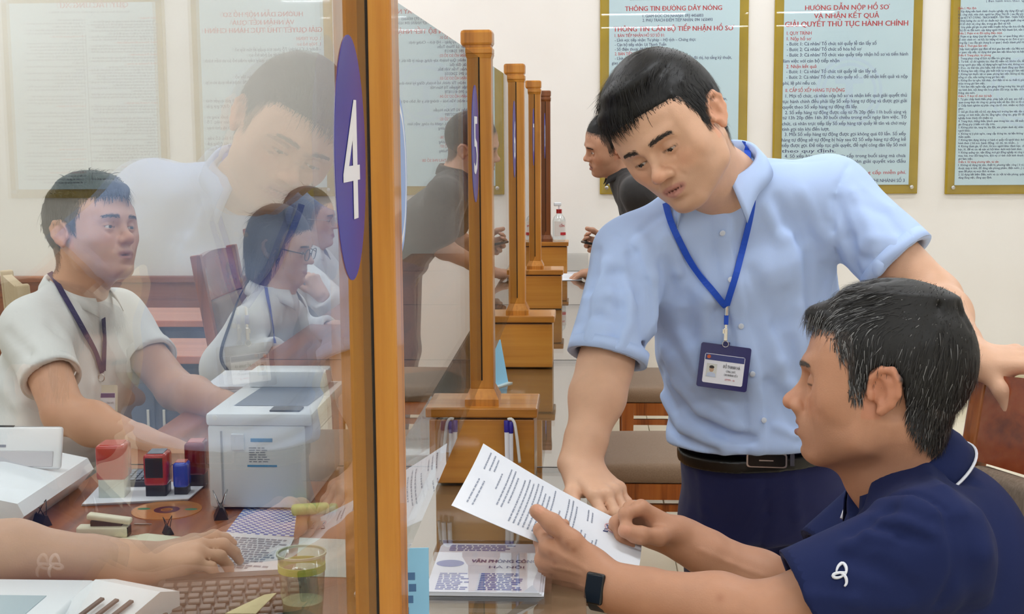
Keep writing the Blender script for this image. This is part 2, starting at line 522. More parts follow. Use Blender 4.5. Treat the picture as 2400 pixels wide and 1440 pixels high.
            gid = (gi[:, 0]*big[1]+gi[:, 1])*big[2]+gi[:, 2]
            ids_all.append(gid); co_all.append(pos)
            gb = I[bi]*B
            def cid(i, j, k): return ((gb[0]+i)*big[1]+(gb[1]+j))*big[2]+(gb[2]+k)
            for axis in range(3):
                s0 = S[1:n-1, 1:n-1, 1:n-1]
                sl = [slice(1, n-1)]*3; sl[axis] = slice(2, n); s1 = S[tuple(sl)]
                e = np.argwhere(s0 != s1)
                if not len(e): continue
                sg = s0[e[:, 0], e[:, 1], e[:, 2]]
                e = e+1
                u, v = (axis+1) % 3, (axis+2) % 3
                def at(du, dv):
                    t = e.copy(); t[:, u] += du; t[:, v] += dv
                    return cid(t[:, 0], t[:, 1], t[:, 2])
                qd = np.stack([at(-1, -1), at(0, -1), at(0, 0), at(-1, 0)], 1)
                qd[~sg] = qd[~sg][:, ::-1]
                q_all.append(qd)
        ids = np.concatenate(ids_all); co = np.concatenate(co_all); qd = np.concatenate(q_all)
        uid, first = np.unique(ids, return_index=True)
        verts = co[first]
        pos = np.searchsorted(uid, qd)
        ok = (pos < len(uid)).all(1)
        pos, qd = pos[ok], qd[ok]
        ok = (uid[pos] == qd).all(1)
        faces = pos[ok].astype(np.int32)
        if solid: verts, faces = largest(verts, faces)
        for _ in range(smooth):
            ia = np.concatenate([faces[:, 0], faces[:, 1], faces[:, 2], faces[:, 3]]); ib = np.concatenate([faces[:, 1], faces[:, 2], faces[:, 3], faces[:, 0]])
            i2 = np.concatenate([ia, ib]); j2 = np.concatenate([ib, ia]); nv = len(verts)
            nn = np.bincount(i2, minlength=nv)
            avg = np.stack([np.bincount(i2, weights=verts[j2, c], minlength=nv) for c in range(3)], 1)/np.maximum(nn, 1)[:, None]
            verts = verts*0.5+avg*0.5
        return verts, faces

def largest(v, f):
    """keep the biggest connected piece"""
    a = np.concatenate([f[:, 0], f[:, 1], f[:, 2]]); b = np.concatenate([f[:, 1], f[:, 2], f[:, 3]])
    lab = np.arange(len(v))
    for _ in range(200):
        la, lb = lab[a], lab[b]; d = la != lb
        if not d.any(): break
        lo, hi = np.minimum(la[d], lb[d]), np.maximum(la[d], lb[d])
        np.minimum.at(lab, hi, lo)
        while True:
            l2 = lab[lab]
            if (l2 == lab).all(): break
            lab = l2
    cnt = np.bincount(lab, minlength=len(v)); keep = lab == cnt.argmax()
    new = np.cumsum(keep)-1
    return v[keep], new[f[keep[f[:, 0]]]].astype(np.int32)

def vnormals(v, f):
    n = np.cross(v[f[:, 2]]-v[f[:, 0]], v[f[:, 3]]-v[f[:, 1]]); o = np.zeros_like(v)
    ii = f.T.ravel(); nn = np.tile(n, (4, 1))
    o = np.stack([np.bincount(ii, weights=nn[:, c], minlength=len(v)) for c in range(3)], 1)
    return o/np.maximum(np.linalg.norm(o, axis=1), 1e-12)[:, None]
# ------------------------------------------------------------------ people: heads, hands, hair
# head space: x = the person's right, y = forward, z = up, origin between the ear canals, metres
class Frame:
    def __init__(self, R, t, s=1.0):
        self.R = np.asarray(R, float); self.t = np.asarray(t, float); self.s = s
    def __call__(self, p): return (np.asarray(p, float)*self.s) @ self.R.T+self.t
    def d(self, v): return np.asarray(v, float) @ self.R.T
    def inv(self, q): return ((np.asarray(q, float)-self.t) @ self.R)/self.s

def frame_from(fwd, up, t, s=1.0):
    y = unit(fwd); x = unit(np.cross(y, up)); z = np.cross(x, y)
    return Frame(np.stack([x, y, z], 1), t, s)

def sculpt_head(S, F, o):
    """adds a head to sculpture S in frame F; o holds the person's own proportions"""
    s = F.s
    fw = o.get('fw', 1.0); jw = o.get('jw', 1.0); nl = o.get('nose', 1.0); opn = o.get('mouth_open', 0.0)
    chinf = o.get('chin', 0.0); brow = o.get('brow', 1.0)
    def E(c, r, k=0.012, op='u', R=None): S.ell(F(c), np.asarray(r)*s, F.R if R is None else F.R @ R, k*s, op)
    def Cp(a, b, r1, r2, k=0.01, op='u'): S.cap(F(a), F(b), r1*s, r2*s, k*s, op)
    E((0, -.012, .040), (.0755*fw, .098, .086), .02)
    E((0, .035, .040), (.064*fw, .058, .060), .03)
    E((0, .040, -.020), (.060*fw, .052, .062), .03)
    E((0, -.055, -.010), (.058*fw, .040, .060), .03)
    for sx in (-1, 1):
        Cp((sx*.054*jw, .004, -.040), (sx*.047*jw, .016, -.068), .016, .015, .03)
        Cp((sx*.047*jw, .016, -.068), (sx*.018, .074+chinf, -.095), .015, .015, .03)
        E((sx*.043*fw, .058, -.022), (.024, .022, .020), .025)
        E((sx*.036*fw, .048, -.052), (.020, .026, .026), .03)
        E((sx*.058*fw, .040, .018), (.012, .030, .040), .03)
    E((0, .085+chinf, -.094), (.019, .014, .013), .016)
    E((0, .078, -.060), (.030, .022, .028), .022)
    E((0, .084, .024), (.040, .014*brow, .012), .02)
    for sx in (-1, 1):
        Cp((sx*.014, .090, .020), (sx*.044, .074, .024), .0085*brow, .0075*brow, .014)
    # sockets, eyeballs under lids
    for sx in (-1, 1):
        E((sx*.032, .098, .002), (.021, .017, .0115), .014, 's')
    for sx in (-1, 1):
        E((sx*.032, .0785, .001), (.0155, .0140, .0122), .006)
    # nose
    nf = o.get('nose_f', 0.0)
    Cp((0, .090, .012), (0, .108+nf, -.022*nl), .0065, .0085, .014)
    nw = o.get('nose_w', 1.0)
    E((0, .1115+nf, -.0275*nl), (.0115*nw, .0115, .0105), .010)
    if nf: E((0, .098+nf*.5, -.024*nl), (.0125*nw, .013, .014), .010); E((0, .092+nf*.5, -.034*nl), (.014*nw, .014, .010), .010)
    for sx in (-1, 1):
        E((sx*.0125*nw, .1005+nf*.6, -.0315*nl), (.0072*nw, .0105, .0082), .007)
        E((sx*.0060, .1035+nf, -.0395*nl), (.0036, .0065, .0040), .004, 's')
    # lips
    g = opn; lf = o.get('lipf', 0.0)
    if lf: E((0, .080+lf, -.061), (.026, .020, .022), .022)
    for sx in (-1, 1):
        Cp((0, .1015+lf, -.0565), (sx*.024, .0870, -.0598), .0042, .0024, .007)
        Cp((0, .0995+lf, -.0680-g), (sx*.022, .0865, -.0618-g*.4), .0052, .0026, .007)
    E((0, .106+lf, -.0490), (.0035, .004, .008), .008, 's')
    E((0, .104+lf, -.0620-g*.5), (.0228, .0120, .0014+g*.55), .004, 's')
    E((0, .102, -.0805-g), (.018, .008, .0045), .012, 's')
    # creases beside the nose
    for sx in (-1, 1):
        S.fold([F((sx*.0185, .098, -.030)), F((sx*.027, .088, -.050)), F((sx*.030, .080, -.062))], .0045*s, -.0016*s*o.get('lines', 1.0))
        S.fold([F((sx*.020, .090, -.014)), F((sx*.033, .086, -.016)), F((sx*.043, .076, -.012))], .004*s, -.0012*s*o.get('lines', 1.0))
    if o.get('lines', 1.0) > 1.5:
        for sx in (-1, 1):
            for dz, dy in ((.006, 0), (.0, .002), (-.006, .001)):
                S.fold([F((sx*.048, .080, .001+dz*.4)), F((sx*.058, .066+dy, .001+dz*1.3))], .0022*s, -.0010*s)
        for zz in (.038, .048, .058): S.fold([F((-.035, .095, zz)), F((0, .099, zz+.002)), F((.035, .095, zz))], .0024*s, -.0007*s)
    # lid slits, with the eyeball showing through
    z_e = o.get('eye_z', 0.0); op_e = o.get('eye_open', .0035)
    for sx in (-1, 1):
        if op_e > 0:
            E((sx*.0315, .0915, .0010+z_e), (.0150, .0110, op_e), .0015, 's', R=_rz(-sx*.22))
        S.fold([F((sx*.019, .0945, .0055+z_e)), F((sx*.032, .0955, .0088+z_e)), F((sx*.045, .0875, .0065+z_e))], .0020*s, -.0016*s)
        S.fold([F((sx*.020, .092, -.008+z_e)), F((sx*.033, .092, -.0115+z_e)), F((sx*.044, .085, -.008+z_e))], .0028*s, -.0014*s)
    # ears
    for sx in (-1, 1):
        ex = sx*.0745*fw
        def e(y, z, out): return F((ex+sx*out, y, z))
        S.chain([e(.008, -.004, .001), e(.004, .014, .006), e(-.008, .026, .010), e(-.022, .026, .014), e(-.031, .014, .016), e(-.030, -.004, .014), e(-.022, -.018, .010), e(-.010, -.028, .006)],
                [x*s for x in (.0040, .0042, .0046, .0048, .0046, .0044, .0045, .0062)], .004*s)
        S.chain([e(-.010, .016, .007), e(-.020, .010, .010), e(-.020, -.006, .009), e(-.010, -.018, .006)], [x*s for x in (.0035, .0042, .0042, .0040)], .005*s)
        E((ex+sx*.004, -.013, .000), (.0042, .017, .025), .006, R=_rz(sx*.42))
        E((ex+sx*.0105, -.007, -.005), (.0060, .0085, .0100), .004, 's')
        S.cap(e(.004, -.006, .004), e(.004, -.012, .004), .0042*s, .0042*s, .004*s)
    # neck
    nb = np.asarray(o['neck_base'], float)
    S.loft(F((0, -.022, -.045)), nb, (.056*s*o.get('nw', 1), .060*s), (.062*s*o.get('nw', 1), .064*s), F.d((1, 0, 0)), .03*s)
    S.cap(F((0, .045, -.075)), nb+F.d((0, .03, 0)), .028*s, .03*s, .04*s)
    for sx in (-1, 1):
        S.fold([F((sx*.062, -.03, -.045)), nb+unit(F.d((sx*.2, .9, -.1)))*.058], .010, .0035)

def _rz(a):
    c, s_ = math.cos(a), math.sin(a); return np.array([[c, -s_, 0], [s_, c, 0], [0, 0, 1.0]])

def head_colors(V, C, F, o):
    """natural colouring of face: lips, brows, lids, shaved beard, ears, scalp under the hair"""
    L = F.inv(V); near = (np.abs(L) < .17).all(1)
    idx = np.nonzero(near)[0]; l = L[idx]; c = C[idx]
    ax = np.abs(l[:, 0])
    def blend(w, col):
        nonlocal c
        w = np.clip(w, 0, 1)[:, None]; c = c*(1-w)+np.asarray(col)*w
    base = np.asarray(o['skin'])
    red = base*np.array([1.10, .80, .74]); dark = base*np.array([.62, .52, .48])
    def g(cx, cy, cz, rx, ry, rz): return np.exp(-(((ax-cx)/rx)**2+((l[:, 1]-cy)/ry)**2+((l[:, 2]-cz)/rz)**2))
    blend(.45*g(.042, .07, -.025, .022, .03, .018), red)
    blend(.55*g(0, .115, -.03, .016, .02, .014), red)
    ear = ((ax > .070) & (l[:, 1] < .015) & (l[:, 1] > -.045) & (np.abs(l[:, 2]) < .04))
    blend(.45*ear, red)
    # beard shadow
    wb = np.clip((-.040-l[:, 2])/.012, 0, 1)*np.clip((l[:, 1]-.02)/.03, 0, 1)*np.clip((l[:, 2]+.125)/.02, 0, 1)
    blend(o.get('beard', .25)*wb, base*np.array([.52, .52, .53]))
    # lips
    gp = o.get('mouth_open', 0)
    zl = -.0620-gp*.5+.0018*(ax/.022)**2
    wl = np.clip(1-((ax/.0265)**2+((l[:, 2]-zl)/(.0098+gp*.6))**2), 0, 1)*(l[:, 1] > .078)
    blend(np.minimum(1, wl*2.5)*.8, o.get('lip', (.36, .14, .11)))
    wi = (np.abs(l[:, 2]-zl) < .0016+gp*.5)*(l[:, 1] > .07)*(l[:, 1] < .0985+o.get('lipf', 0))*np.clip((.0215-ax)/.006, 0, 1)
    blend(wi*.7, (.10, .03, .03))
    # lids and lash line
    ze = o.get('eye_z', 0)
    blend(.35*g(.032, .088, .004+ze, .018, .02, .009), dark)
    oe = o.get('eye_open', .0035)
    lash = np.exp(-((l[:, 2]-(.0010+ze+oe*.9-((ax-.032)/.013)**2*oe*.8))/.0013)**2)*(np.abs(ax-.032) < .0155)*(l[:, 1] > .07)
    blend(.85*lash, (.02, .014, .012))
    # brows
    t = (ax-.013)/.036
    zb = .0215+.0035*np.sin(np.clip(t, 0, 1)*2.4)+o.get('brow_z', 0)
    wbw = np.exp(-((l[:, 2]-zb)/(.0042*(1-.45*np.clip(t, 0, 1))))**2)*(t > -.02)*(t < 1.02)*(l[:, 1] > .05)
    blend(wbw*.6*o.get('brow_dark', .75), o.get('browcol', (.03, .024, .02)))
    # scalp
    m = hair_mask(l, o)
    m = m+.003*np.sin(l[:, 1]*900+l[:, 0]*400)*np.sin(l[:, 0]*700-l[:, 2]*500)
    blend(np.clip(m/.014+.25, 0, 1)**1.3*o.get('scalp', .8)*(o.get('bald', 0) == 0), o.get('haircol', (.02, .018, .017)))
    # moles
    for (mx, my, mz, mr) in o.get('moles', []):
        blend(.75*np.exp(-((l[:, 0]-mx)**2+(l[:, 1]-my)**2+(l[:, 2]-mz)**2)/mr**2), (.10, .05, .04))
    C[idx] = c
    return C

HL_Y = np.array([-.2, -.075, -.055, -.042, -.034, -.024, -.004, .006, .010, .030, .036, .046, .060, .075, .088, .2])
HL_Z = np.array([-.085, -.080, -.060, -.040, .005, .030, .030, .020, -.012, -.014, .022, .040, .064, .068, .072, .078])
def hair_mask(l, o):
    """> 0 where hair grows (head space)"""
    dz = o.get('hairline', 0.0)*np.clip((l[:, 1]-.04)/.03, 0, 1)
    hz = np.interp(l[:, 1], HL_Y, o.get('hl_z', HL_Z))+dz
    return l[:, 2]-hz

SK_C = np.array([0, -.012, .036]); SK_R = np.array([.0775, .101, .092])
def skull_push(l, off, fw):
    """keep points at least off outside of the skull"""
    r = SK_R*np.array([fw, 1, 1])+0.0
    q = (l-SK_C)/r; n = np.sqrt((q**2).sum(1))
    need = 1+off/r.mean()
    f = np.where(n < need, need/np.maximum(n, 1e-6), 1)
    return SK_C+(l-SK_C)*f[:, None]

def make_hair(F, o, parent, skin_v, skin_n, n=5000, seed=1, voxel=.0032):
    """hair = a shaped mass with locks plus thousands of combed strands"""
    fw = o.get('fw', 1.0); vol = o.get('hair_vol', .010)
    S = Sculpt()
    s = F.s
    S.ell(F(SK_C+np.array([0, -.002, .002])), (SK_R*np.array([fw, 1, 1])+vol*np.array([.55, .6, 1.0]))*s, F.R, .01*s)
    for c, r in o.get('hair_lumps', []): S.ell(F(c), np.asarray(r)*s, F.R, .018*s)
    if o.get('long'):
        for a, b, r1, r2 in o['long']: S.cap(F(a), F(b), r1*s, r2*s, .02*s)
    fade = o.get('fade', .0)
    def inner(q):      # carve by the hairline, thinning towards the sides
        l = F.inv(q)
        return -hair_mask(l, o)*.8*s
    S.func(inner, F((0, 0, .02)), .4, 'i', .006*s)
    for sx in (-1, 1):
        if not o.get('long'): S.ell(F((sx*.080*fw, -.010, -.002)), np.array([.020, .026, .030])*s, F.R, .004*s, 's')
    g = np.random.default_rng(seed)
    # clumps follow the combing direction
    for i in range(o.get('clumps', 26)):
        d = g.normal(size=3); d[2] = abs(d[2])*1.1; d = unit(d)
        p = SK_C+d*(SK_R+vol)
        pts = [p]
        for j in range(2):
            p = p+comb(p[None], o)[0]*.022; p = SK_C+unit((p-SK_C)/SK_R)*(SK_R+vol*.9); pts.append(p)
        S.fold([F(x) for x in pts], g.uniform(.003, .006)*s, g.choice([-1, 1])*g.uniform(.001, .003)*s)
    V, Fc = S.mesh(voxel)
    me = np_mesh('hair', V, Fc, True)
    set_cols(me, np.tile(np.asarray(o.get('haircol', (.02, .018, .017)))*.45, (len(V), 1)))
    hm = vcol_mat('hair_strands', .5, spec=.35)
    ob = mobj('hair', me, hm, parent)
    # strands, rooted on the mass and on the scalp around its edge
    N = vnormals(V, Fc)
    L = F.inv(V); Lb = F.inv(skin_v)
    edge = hair_mask(Lb, o); sel = (np.abs(Lb) < .16).all(1) & (edge > -.003) & (edge < .05) & (Lb[:, 2] < .10)
    sel &= ~((np.abs(Lb[:, 0]) > .060*fw) & (Lb[:, 1] < .012) & (Lb[:, 1] > -.045) & (Lb[:, 2] < .042))
    sel &= ~(np.abs(Lb[:, 0]) > .0775*fw)
    cs = np.nonzero(sel)[0]; cm = np.nonzero(hair_mask(L, o) > -.002)[0]
    n1 = int(n*.65); n2 = n-n1
    i1 = g.choice(cm, n1); i2 = g.choice(cs, n2)
    p = np.concatenate([L[i1], Lb[i2]])+g.normal(size=(n, 3))*.0012
    nl = np.concatenate([N[i1], skin_n[i2]]) @ F.R
    ok = ((p-SK_C)*nl).sum(1) > 0
    if not o.get('long'): ok &= ~((np.abs(p[:, 0]) > .062*fw) & (p[:, 1] > -.042) & (p[:, 1] < .011) & (p[:, 2] < .034))
    onskin = (np.arange(n) >= n1)[ok]
    p, nl = p[ok], nl[ok]; n = len(p)
    ln = o.get('hair_len', .03)*g.uniform(.5, 1.15, n)
    side = np.clip((.055-p[:, 2])/.04, 0, 1)*(1-.0)
    ln *= (1-side*o.get('side_short', .6))
    ln = np.where(onskin, np.minimum(ln, .016), ln)
    seg = 5
    pts = [p.copy()]
    lift = o.get('lift', .35)*g.uniform(.2, 1.3, n)*(1-.7*side)
    jit = g.normal(size=(n, 3))*o.get('jit', .20)
    q = p.copy()
    for j in range(seg):
        t = (j+.5)/seg
        d = comb(q, o)+jit+nl*(lift*(1-1.3*t))[:, None]
        d /= np.linalg.norm(d, axis=1)[:, None]
        q = q+d*(ln/seg)[:, None]
        q = np.where(onskin[:, None], q, skull_push(q, .004, fw))
        pts.append(q.copy())
    pts = np.stack(pts, 1)                       # n, seg+1, 3
    w0 = o.get('strand', .0007)
    wid = w0*np.array([1, 1, .95, .8, .55, .12])
    t = pts[:, 1]-pts[:, 0]
    sd = np.cross(t, nl); sd /= np.maximum(np.linalg.norm(sd, axis=1), 1e-9)[:, None]
    A = pts+sd[:, None]*wid[None, :, None]; Bv = pts-sd[:, None]*wid[None, :, None]
    VV = np.stack([A, Bv], 2).reshape(-1, 3)     # per strand: seg+1 pairs
    base = np.arange(n)[:, None]*(2*(seg+1))+2*np.arange(seg)[None]
    FF = np.stack([base, base+1, base+3, base+2], -1).reshape(-1, 4)
    me2 = np_mesh('hair_strand_layer', F(VV), FF, True)
    grey = o.get('grey', 0.0)
    gcol = np.asarray(o.get('haircol', (.02, .018, .017)))
    gm = np.clip(o.get('grey_front', 0)*np.clip((p[:, 1]-.0)/.09, 0, 1)+grey, 0, 1)
    isg = g.uniform(size=n) < gm
    cc = np.where(isg[:, None], np.array([.26, .26, .26])*g.uniform(.35, 1.1, (n, 1)), gcol*g.uniform(.6, 1.7, (n, 1)))
    set_cols(me2, np.repeat(cc, 2*(seg+1), axis=0))
    o2 = mobj('hair_strand_layer', me2, hm, ob)
    o2['kind'] = 'stuff'
    return ob

def comb(l, o):
    """direction hair lies in, head space"""
    style = o.get('style', 'side')
    d = np.zeros_like(l)
    top = np.clip((l[:, 2]-.055)/.035, 0, 1)
    back = np.clip((-.03-l[:, 1])/.05, 0, 1)
    if style == 'side':      # combed across and forward from a parting
        pw = o.get('part', .3)
        fr_ = np.clip((l[:, 1]-.045)/.04, 0, 1)
        d[:, 0] += top*(pw); d[:, 1] += top*.9*(1-back)*(1-.6*fr_); d[:, 2] += -.35*top-1.1*fr_*top
    elif style == 'back':
        d[:, 1] += -top*.9; d[:, 2] += -.1*top
    elif style == 'long':
        d[:, 0] += np.sign(l[:, 0])*top*.8; d[:, 1] += -.5*top
    d[:, 2] += -(1-top)*1.0-.5*back; d[:, 1] += -(1-top)*.25*np.clip((l[:, 1])/.05, -1, 1)
    n = np.linalg.norm(d, axis=1); d /= np.maximum(n, 1e-6)[:, None]
    return d

def make_brows(F, o, V, N, parent):
    g = np.random.default_rng(5); L = F.inv(V); n = 210
    for sx in (-1, 1):
        t = g.uniform(0, 1, n)
        ax = .013+t*.036; zb = .0215+.0035*np.sin(t*2.4)+o.get('brow_z', 0)+g.normal(size=n)*.0016*(1-.5*t)
        p = np.stack([sx*ax, np.full(n, .09), zb], 1)
        sel = np.nonzero((np.abs(L[:, 0]-sx*.032) < .03) & (np.abs(L[:, 2]-.022) < .016) & (L[:, 1] > .05))[0]
        d2 = ((p[:, None, [0, 2]]-L[sel][None][:, :, [0, 2]])**2).sum(2); j = sel[d2.argmin(1)]
        p = L[j]; nn = N[j] @ F.R
        d = np.stack([sx*np.full(n, .9), np.full(n, -.25), .45-.9*t], 1)+g.normal(size=(n, 3))*.2
        d -= nn*(d*nn).sum(1)[:, None]; d /= np.linalg.norm(d, axis=1)[:, None]
        ln = g.uniform(.005, .009, n)
        a = p+nn*.0002; b = p+d*ln[:, None]*.5+nn*.0011; c = p+d*ln[:, None]+nn*.0007
        sd_ = np.cross(d, nn)*.00032
        VV = np.stack([a+sd_, a-sd_, b+sd_, b-sd_, c], 1); f = []
        for i in range(n):
            k = i*5; f += [(k, k+1, k+3, k+2), (k+2, k+3, k+4)]
        me = np_mesh('eyebrow', F(VV.reshape(-1, 3)), f, True)
        mobj('eyebrow', me, mat('brow_hair_%d' % int(1000*o.get('browcol', (.025, .02, .018))[0]), o.get('browcol', (.025, .02, .018)), .6), parent)['kind'] = 'stuff'

def make_eyes(F, o, parent):
    gz = unit(o.get('gaze', (0, 1, -.1)))
    ze = o.get('eye_z', 0)
    for sx in (-1, 1):
        b = bmesh.new(); bmesh.ops.create_uvsphere(b, u_segments=24, v_segments=16, radius=.0118*F.s)
        me = bpy.data.meshes.new('eye'); b.to_mesh(me); b.free()
        v = np.empty(len(me.vertices)*3, np.float32); me.vertices.foreach_get('co', v); v = v.reshape(-1, 3)
        # pole of the sphere looks along the gaze
        gw = F.d(gz); z = unit(gw); x = unit(np.cross(z, (0.3, .2, .9))); y = np.cross(z, x)
        cth = v[:, 2]/(.0118*F.s)
        cols = np.where((cth > math.cos(.56))[:, None], np.array([.035, .018, .010]), np.array([.62, .56, .52]))
        cols = np.where((cth > math.cos(.25))[:, None], np.array([.004, .004, .004]), cols)
        v = v @ np.stack([x, y, z]) + F((sx*.032, .0790, .001+ze*.4))
        me.vertices.foreach_set('co', v.ravel().astype(np.float32)); me.update()
        me.polygons.foreach_set('use_smooth', np.ones(len(me.polygons), dtype=bool))
        set_cols(me, cols)
        mobj('eye', me, vcol_mat('eye_surface', .08, spec=.6), parent)

def sculpt_hand(S, wrist, f, t, n, o=None):
    """wrist point, f = towards the knuckles, t = towards the thumb side, n = out of the palm"""
    o = o or {}
    s = o.get('s', 1.0); f = unit(f); t = unit(np.asarray(t)-f*np.dot(t, f)); n = unit(np.asarray(n)-f*np.dot(n, f)-t*np.dot(n, t))
    w = np.asarray(wrist, float)
    def at(a, b, c): return w+(f*a+t*b+n*c)*s
    kn = [at(.088, .030, -.004), at(.092, .009, -.007), at(.086, -.012, -.006), at(.076, -.031, -.002)]
    S.loft(w-f*.012*s, at(.02, 0, 0), (.029*s, .021*s), (.033*s, .019*s), t, .02)
    for i, b0 in enumerate((.020, .007, -.007, -.019)):
        S.cap(at(.010, b0, 0), kn[i], .0155*s, .0120*s, .014)
    S.ell(at(.042, -.022, .010), np.array([.034, .016, .013])*s, np.stack([f, t, n], 1), .014)
    S.ell(at(.036, .024, .012), np.array([.030, .017, .016])*s, np.stack([f, t, n], 1), .014)
    lens = (.071, .079, .073, .058); curls = o.get('curl', [(.25, .35, .2)]*4); spread = o.get('spread', (.10, .02, -.05, -.13))
    tips = []
    for i in range(4):
        p = kn[i]; ang = 0.0; r = (.0098, .0100, .0096, .0086)[i]*s
        pts = [p]; d0 = unit(f+t*spread[i])
        for j, fr in enumerate((.47, .30, .23)):
            ang += curls[i][j]
            d = d0*math.cos(ang)+n*math.sin(ang)
            p = p+d*lens[i]*fr*s; pts.append(p)
        S.chain(pts, [r*1.06, r*.98, r*.88, r*.74], .0035)
        tips.append((pts[-1], d, -(-d0*math.sin(ang)+n*math.cos(ang)), r*.8))
        # knuckle
        S.ell(kn[i]-n*.002*s, np.array([.0105]*3)*s, None, .008)
        S.ell(pts[1], np.array([r*1.06]*3), None, .004)
    th = o.get('thumb', [(.75, .62, .15), (.9, .35, .2), (.95, .15, .15)])
    p = at(.026, .024, .008); pts = [p]
    for j, (a, b, c) in enumerate(th):
        d = unit(f*a+t*b+n*c); p = p+d*(.040, .034, .027)[j]*s; pts.append(p)
    S.chain(pts, [.0150*s, .0128*s, .0120*s, .0100*s], .008)
    S.ell(pts[2], np.array([.0118]*3)*s, None, .005)
    out = unit(np.asarray(o.get('thumb_nail', -n*.5+t)))
    tips.append((pts[-1], d, out, .0092*s))
    return tips

def paint_nails(V, C, tips, skin):
    for p, d, up, r in tips:
        c = p-d*.002+unit(up)*r*.75
        near = np.nonzero((np.abs(V-c) < .025).all(1))[0]
        q = V[near]-c; e = unit(np.cross(d, up))
        w = np.exp(-((q @ d)/.0070)**4-((q @ e)/(r*.78))**4-((q @ unit(up))/.006)**4)
        w = np.clip(w*1.3, 0, 1)[:, None]*.6
        C[near] = C[near]*(1-w)+(np.asarray(skin)*np.array([1.15, .98, .95])+.06)*w

def knuckle_tone(V, C, pts, r, col, a=.3):
    for p in pts:
        w = a*np.exp(-((V-p)**2).sum(1)/r**2)[:, None]; C[:] = C*(1-w)+np.asarray(col)*w
# ------------------------------------------------------------------ bodies and clothes
def group_prim(S, sub, k=.02):
    lo = np.min([c-r for f, c, r, op, kk in sub.p if op == 'u'], axis=0); hi = np.max([c+r for f, c, r, op, kk in sub.p if op == 'u'], axis=0)
    S._add(lambda q: sub.eval(q), (lo+hi)/2, np.linalg.norm(hi-lo)/2, 'u', k)

def sd(S, q): return S.eval(np.asarray(q, np.float32).reshape(-1, 3).T)
def sgrad(S, q, e=.003):
    q = np.asarray(q, float).reshape(-1, 3)
    g = np.stack([sd(S, q+np.eye(3)[i]*e)-sd(S, q-np.eye(3)[i]*e) for i in range(3)], 1)
    return g/np.maximum(np.linalg.norm(g, axis=1), 1e-9)[:, None]
def hits(S, pts, y0=1.2, y1=7.0):
    """first points of sculpture S on the lines of sight through pixels of the photograph"""
    pts = list(pts); n = len(pts)
    D = np.array([unit(P(a, b, 2.0)-P(a, b, 1.0)) for a, b in pts])
    t = np.array([np.linalg.norm(P(a, b, y0)-CAM) for a, b in pts])
    best = np.full(n, 9.0); out = np.zeros((n, 3)); live = np.ones(n, bool)
    for _ in range(120):
        i = np.nonzero(live)[0]
        if not len(i): break
        p = CAM+D[i]*t[i][:, None]; v = sd(S, p)
        bt = v < best[i]; j = i[bt]; best[j] = v[bt]; out[j] = p[bt]
        live[i[(v < .0006) | (p[:, 1] > y1)]] = False
        t[i] += np.maximum(v*.75, .001)
    return out
def hit(S, px, py, **kw): return hits(S, [(px, py)], **kw)[0]
def px_folds(S, folds, **kw):
    """folds: (pixel polyline, width, height) laid on the present surface"""
    flat = [p for f in folds for p in f[0]]
    h = hits(S, flat, **kw); k = 0
    for pts, w, amp in folds:
        S.fold(list(h[k:k+len(pts)]), w, amp); k += len(pts)

def dense(pts, n=40):
    pts = np.asarray(pts, float); s = np.concatenate([[0], np.cumsum(np.linalg.norm(np.diff(pts, axis=0), axis=1))]); t = np.linspace(0, s[-1], n)
    q = np.stack([np.interp(t, s, pts[:, 0]), np.interp(t, s, pts[:, 1])], 1)
    for _ in range(6): q[1:-1] = q[1:-1]*.5+(q[:-2]+q[2:])*.25
    return q

def surf_strap(S, pts, n=36, **kw):
    """points and smooth normals of a strap lying on S along a pixel path"""
    h = hits(S, dense(pts, n), **kw)
    for _ in range(2): h[1:-1] = h[1:-1]*.5+(h[:-2]+h[2:])*.25
    g = sgrad(S, h, .012)
    for _ in range(8): g[1:-1] = (g[:-2]+g[1:-1]*2+g[2:])/4
    return h, g/np.linalg.norm(g, axis=1)[:, None]

def resample(pts, n):
    pts = np.asarray(pts, float); s = np.concatenate([[0], np.cumsum(np.linalg.norm(np.diff(pts, axis=0), axis=1))])
    t = np.linspace(0, s[-1], n)
    # smooth Catmull-like: linear then relaxed
    q = np.stack([np.interp(t, s, pts[:, i]) for i in range(3)], 1)
    for _ in range(3): q[1:-1] = q[1:-1]*.5+(q[:-2]+q[2:])*.25
    return q

def ribbon(name, pts, nrm, width, thick, m, parent, off=0.0, side=None):
    """flat strap that follows points with given outward normals"""
    pts = np.asarray(pts); n = len(pts); nrm = np.asarray(nrm)
    t = np.gradient(pts, axis=0); t /= np.linalg.norm(t, axis=1)[:, None]
    s = np.cross(t, nrm); s /= np.linalg.norm(s, axis=1)[:, None]
    wd = np.broadcast_to(np.asarray(width, float), (n,))[:, None]*.5
    b = pts+nrm*off
    V = np.concatenate([b-s*wd, b+s*wd, b+s*wd+nrm*thick, b-s*wd+nrm*thick])
    f = []
    for i in range(n-1):
        for a, c in ((0, 1), (1, 2), (2, 3), (3, 0)):
            f.append((a*n+i, a*n+i+1, c*n+i+1, c*n+i))
    f.append((0, n, 2*n, 3*n)); f.append((n-1, 4*n-1, 3*n-1, 2*n-1))
    me = np_mesh(name, V, f)
    bm = bmesh.new(); bm.from_mesh(me); bmesh.ops.recalc_face_normals(bm, faces=bm.faces[:]); bm.to_mesh(me); bm.free()
    return mobj(name, me, m, parent)

def sculpt_obj(S, h, name, m, parent, cols=None, smooth=1):
    V, Fc = S.mesh(h, smooth=smooth)
    me = np_mesh(name, V, Fc, True)
    if cols is not None: set_cols(me, cols(V) if callable(cols) else np.tile(np.asarray(cols), (len(V), 1)))
    return mobj(name, me, m, parent), V, Fc

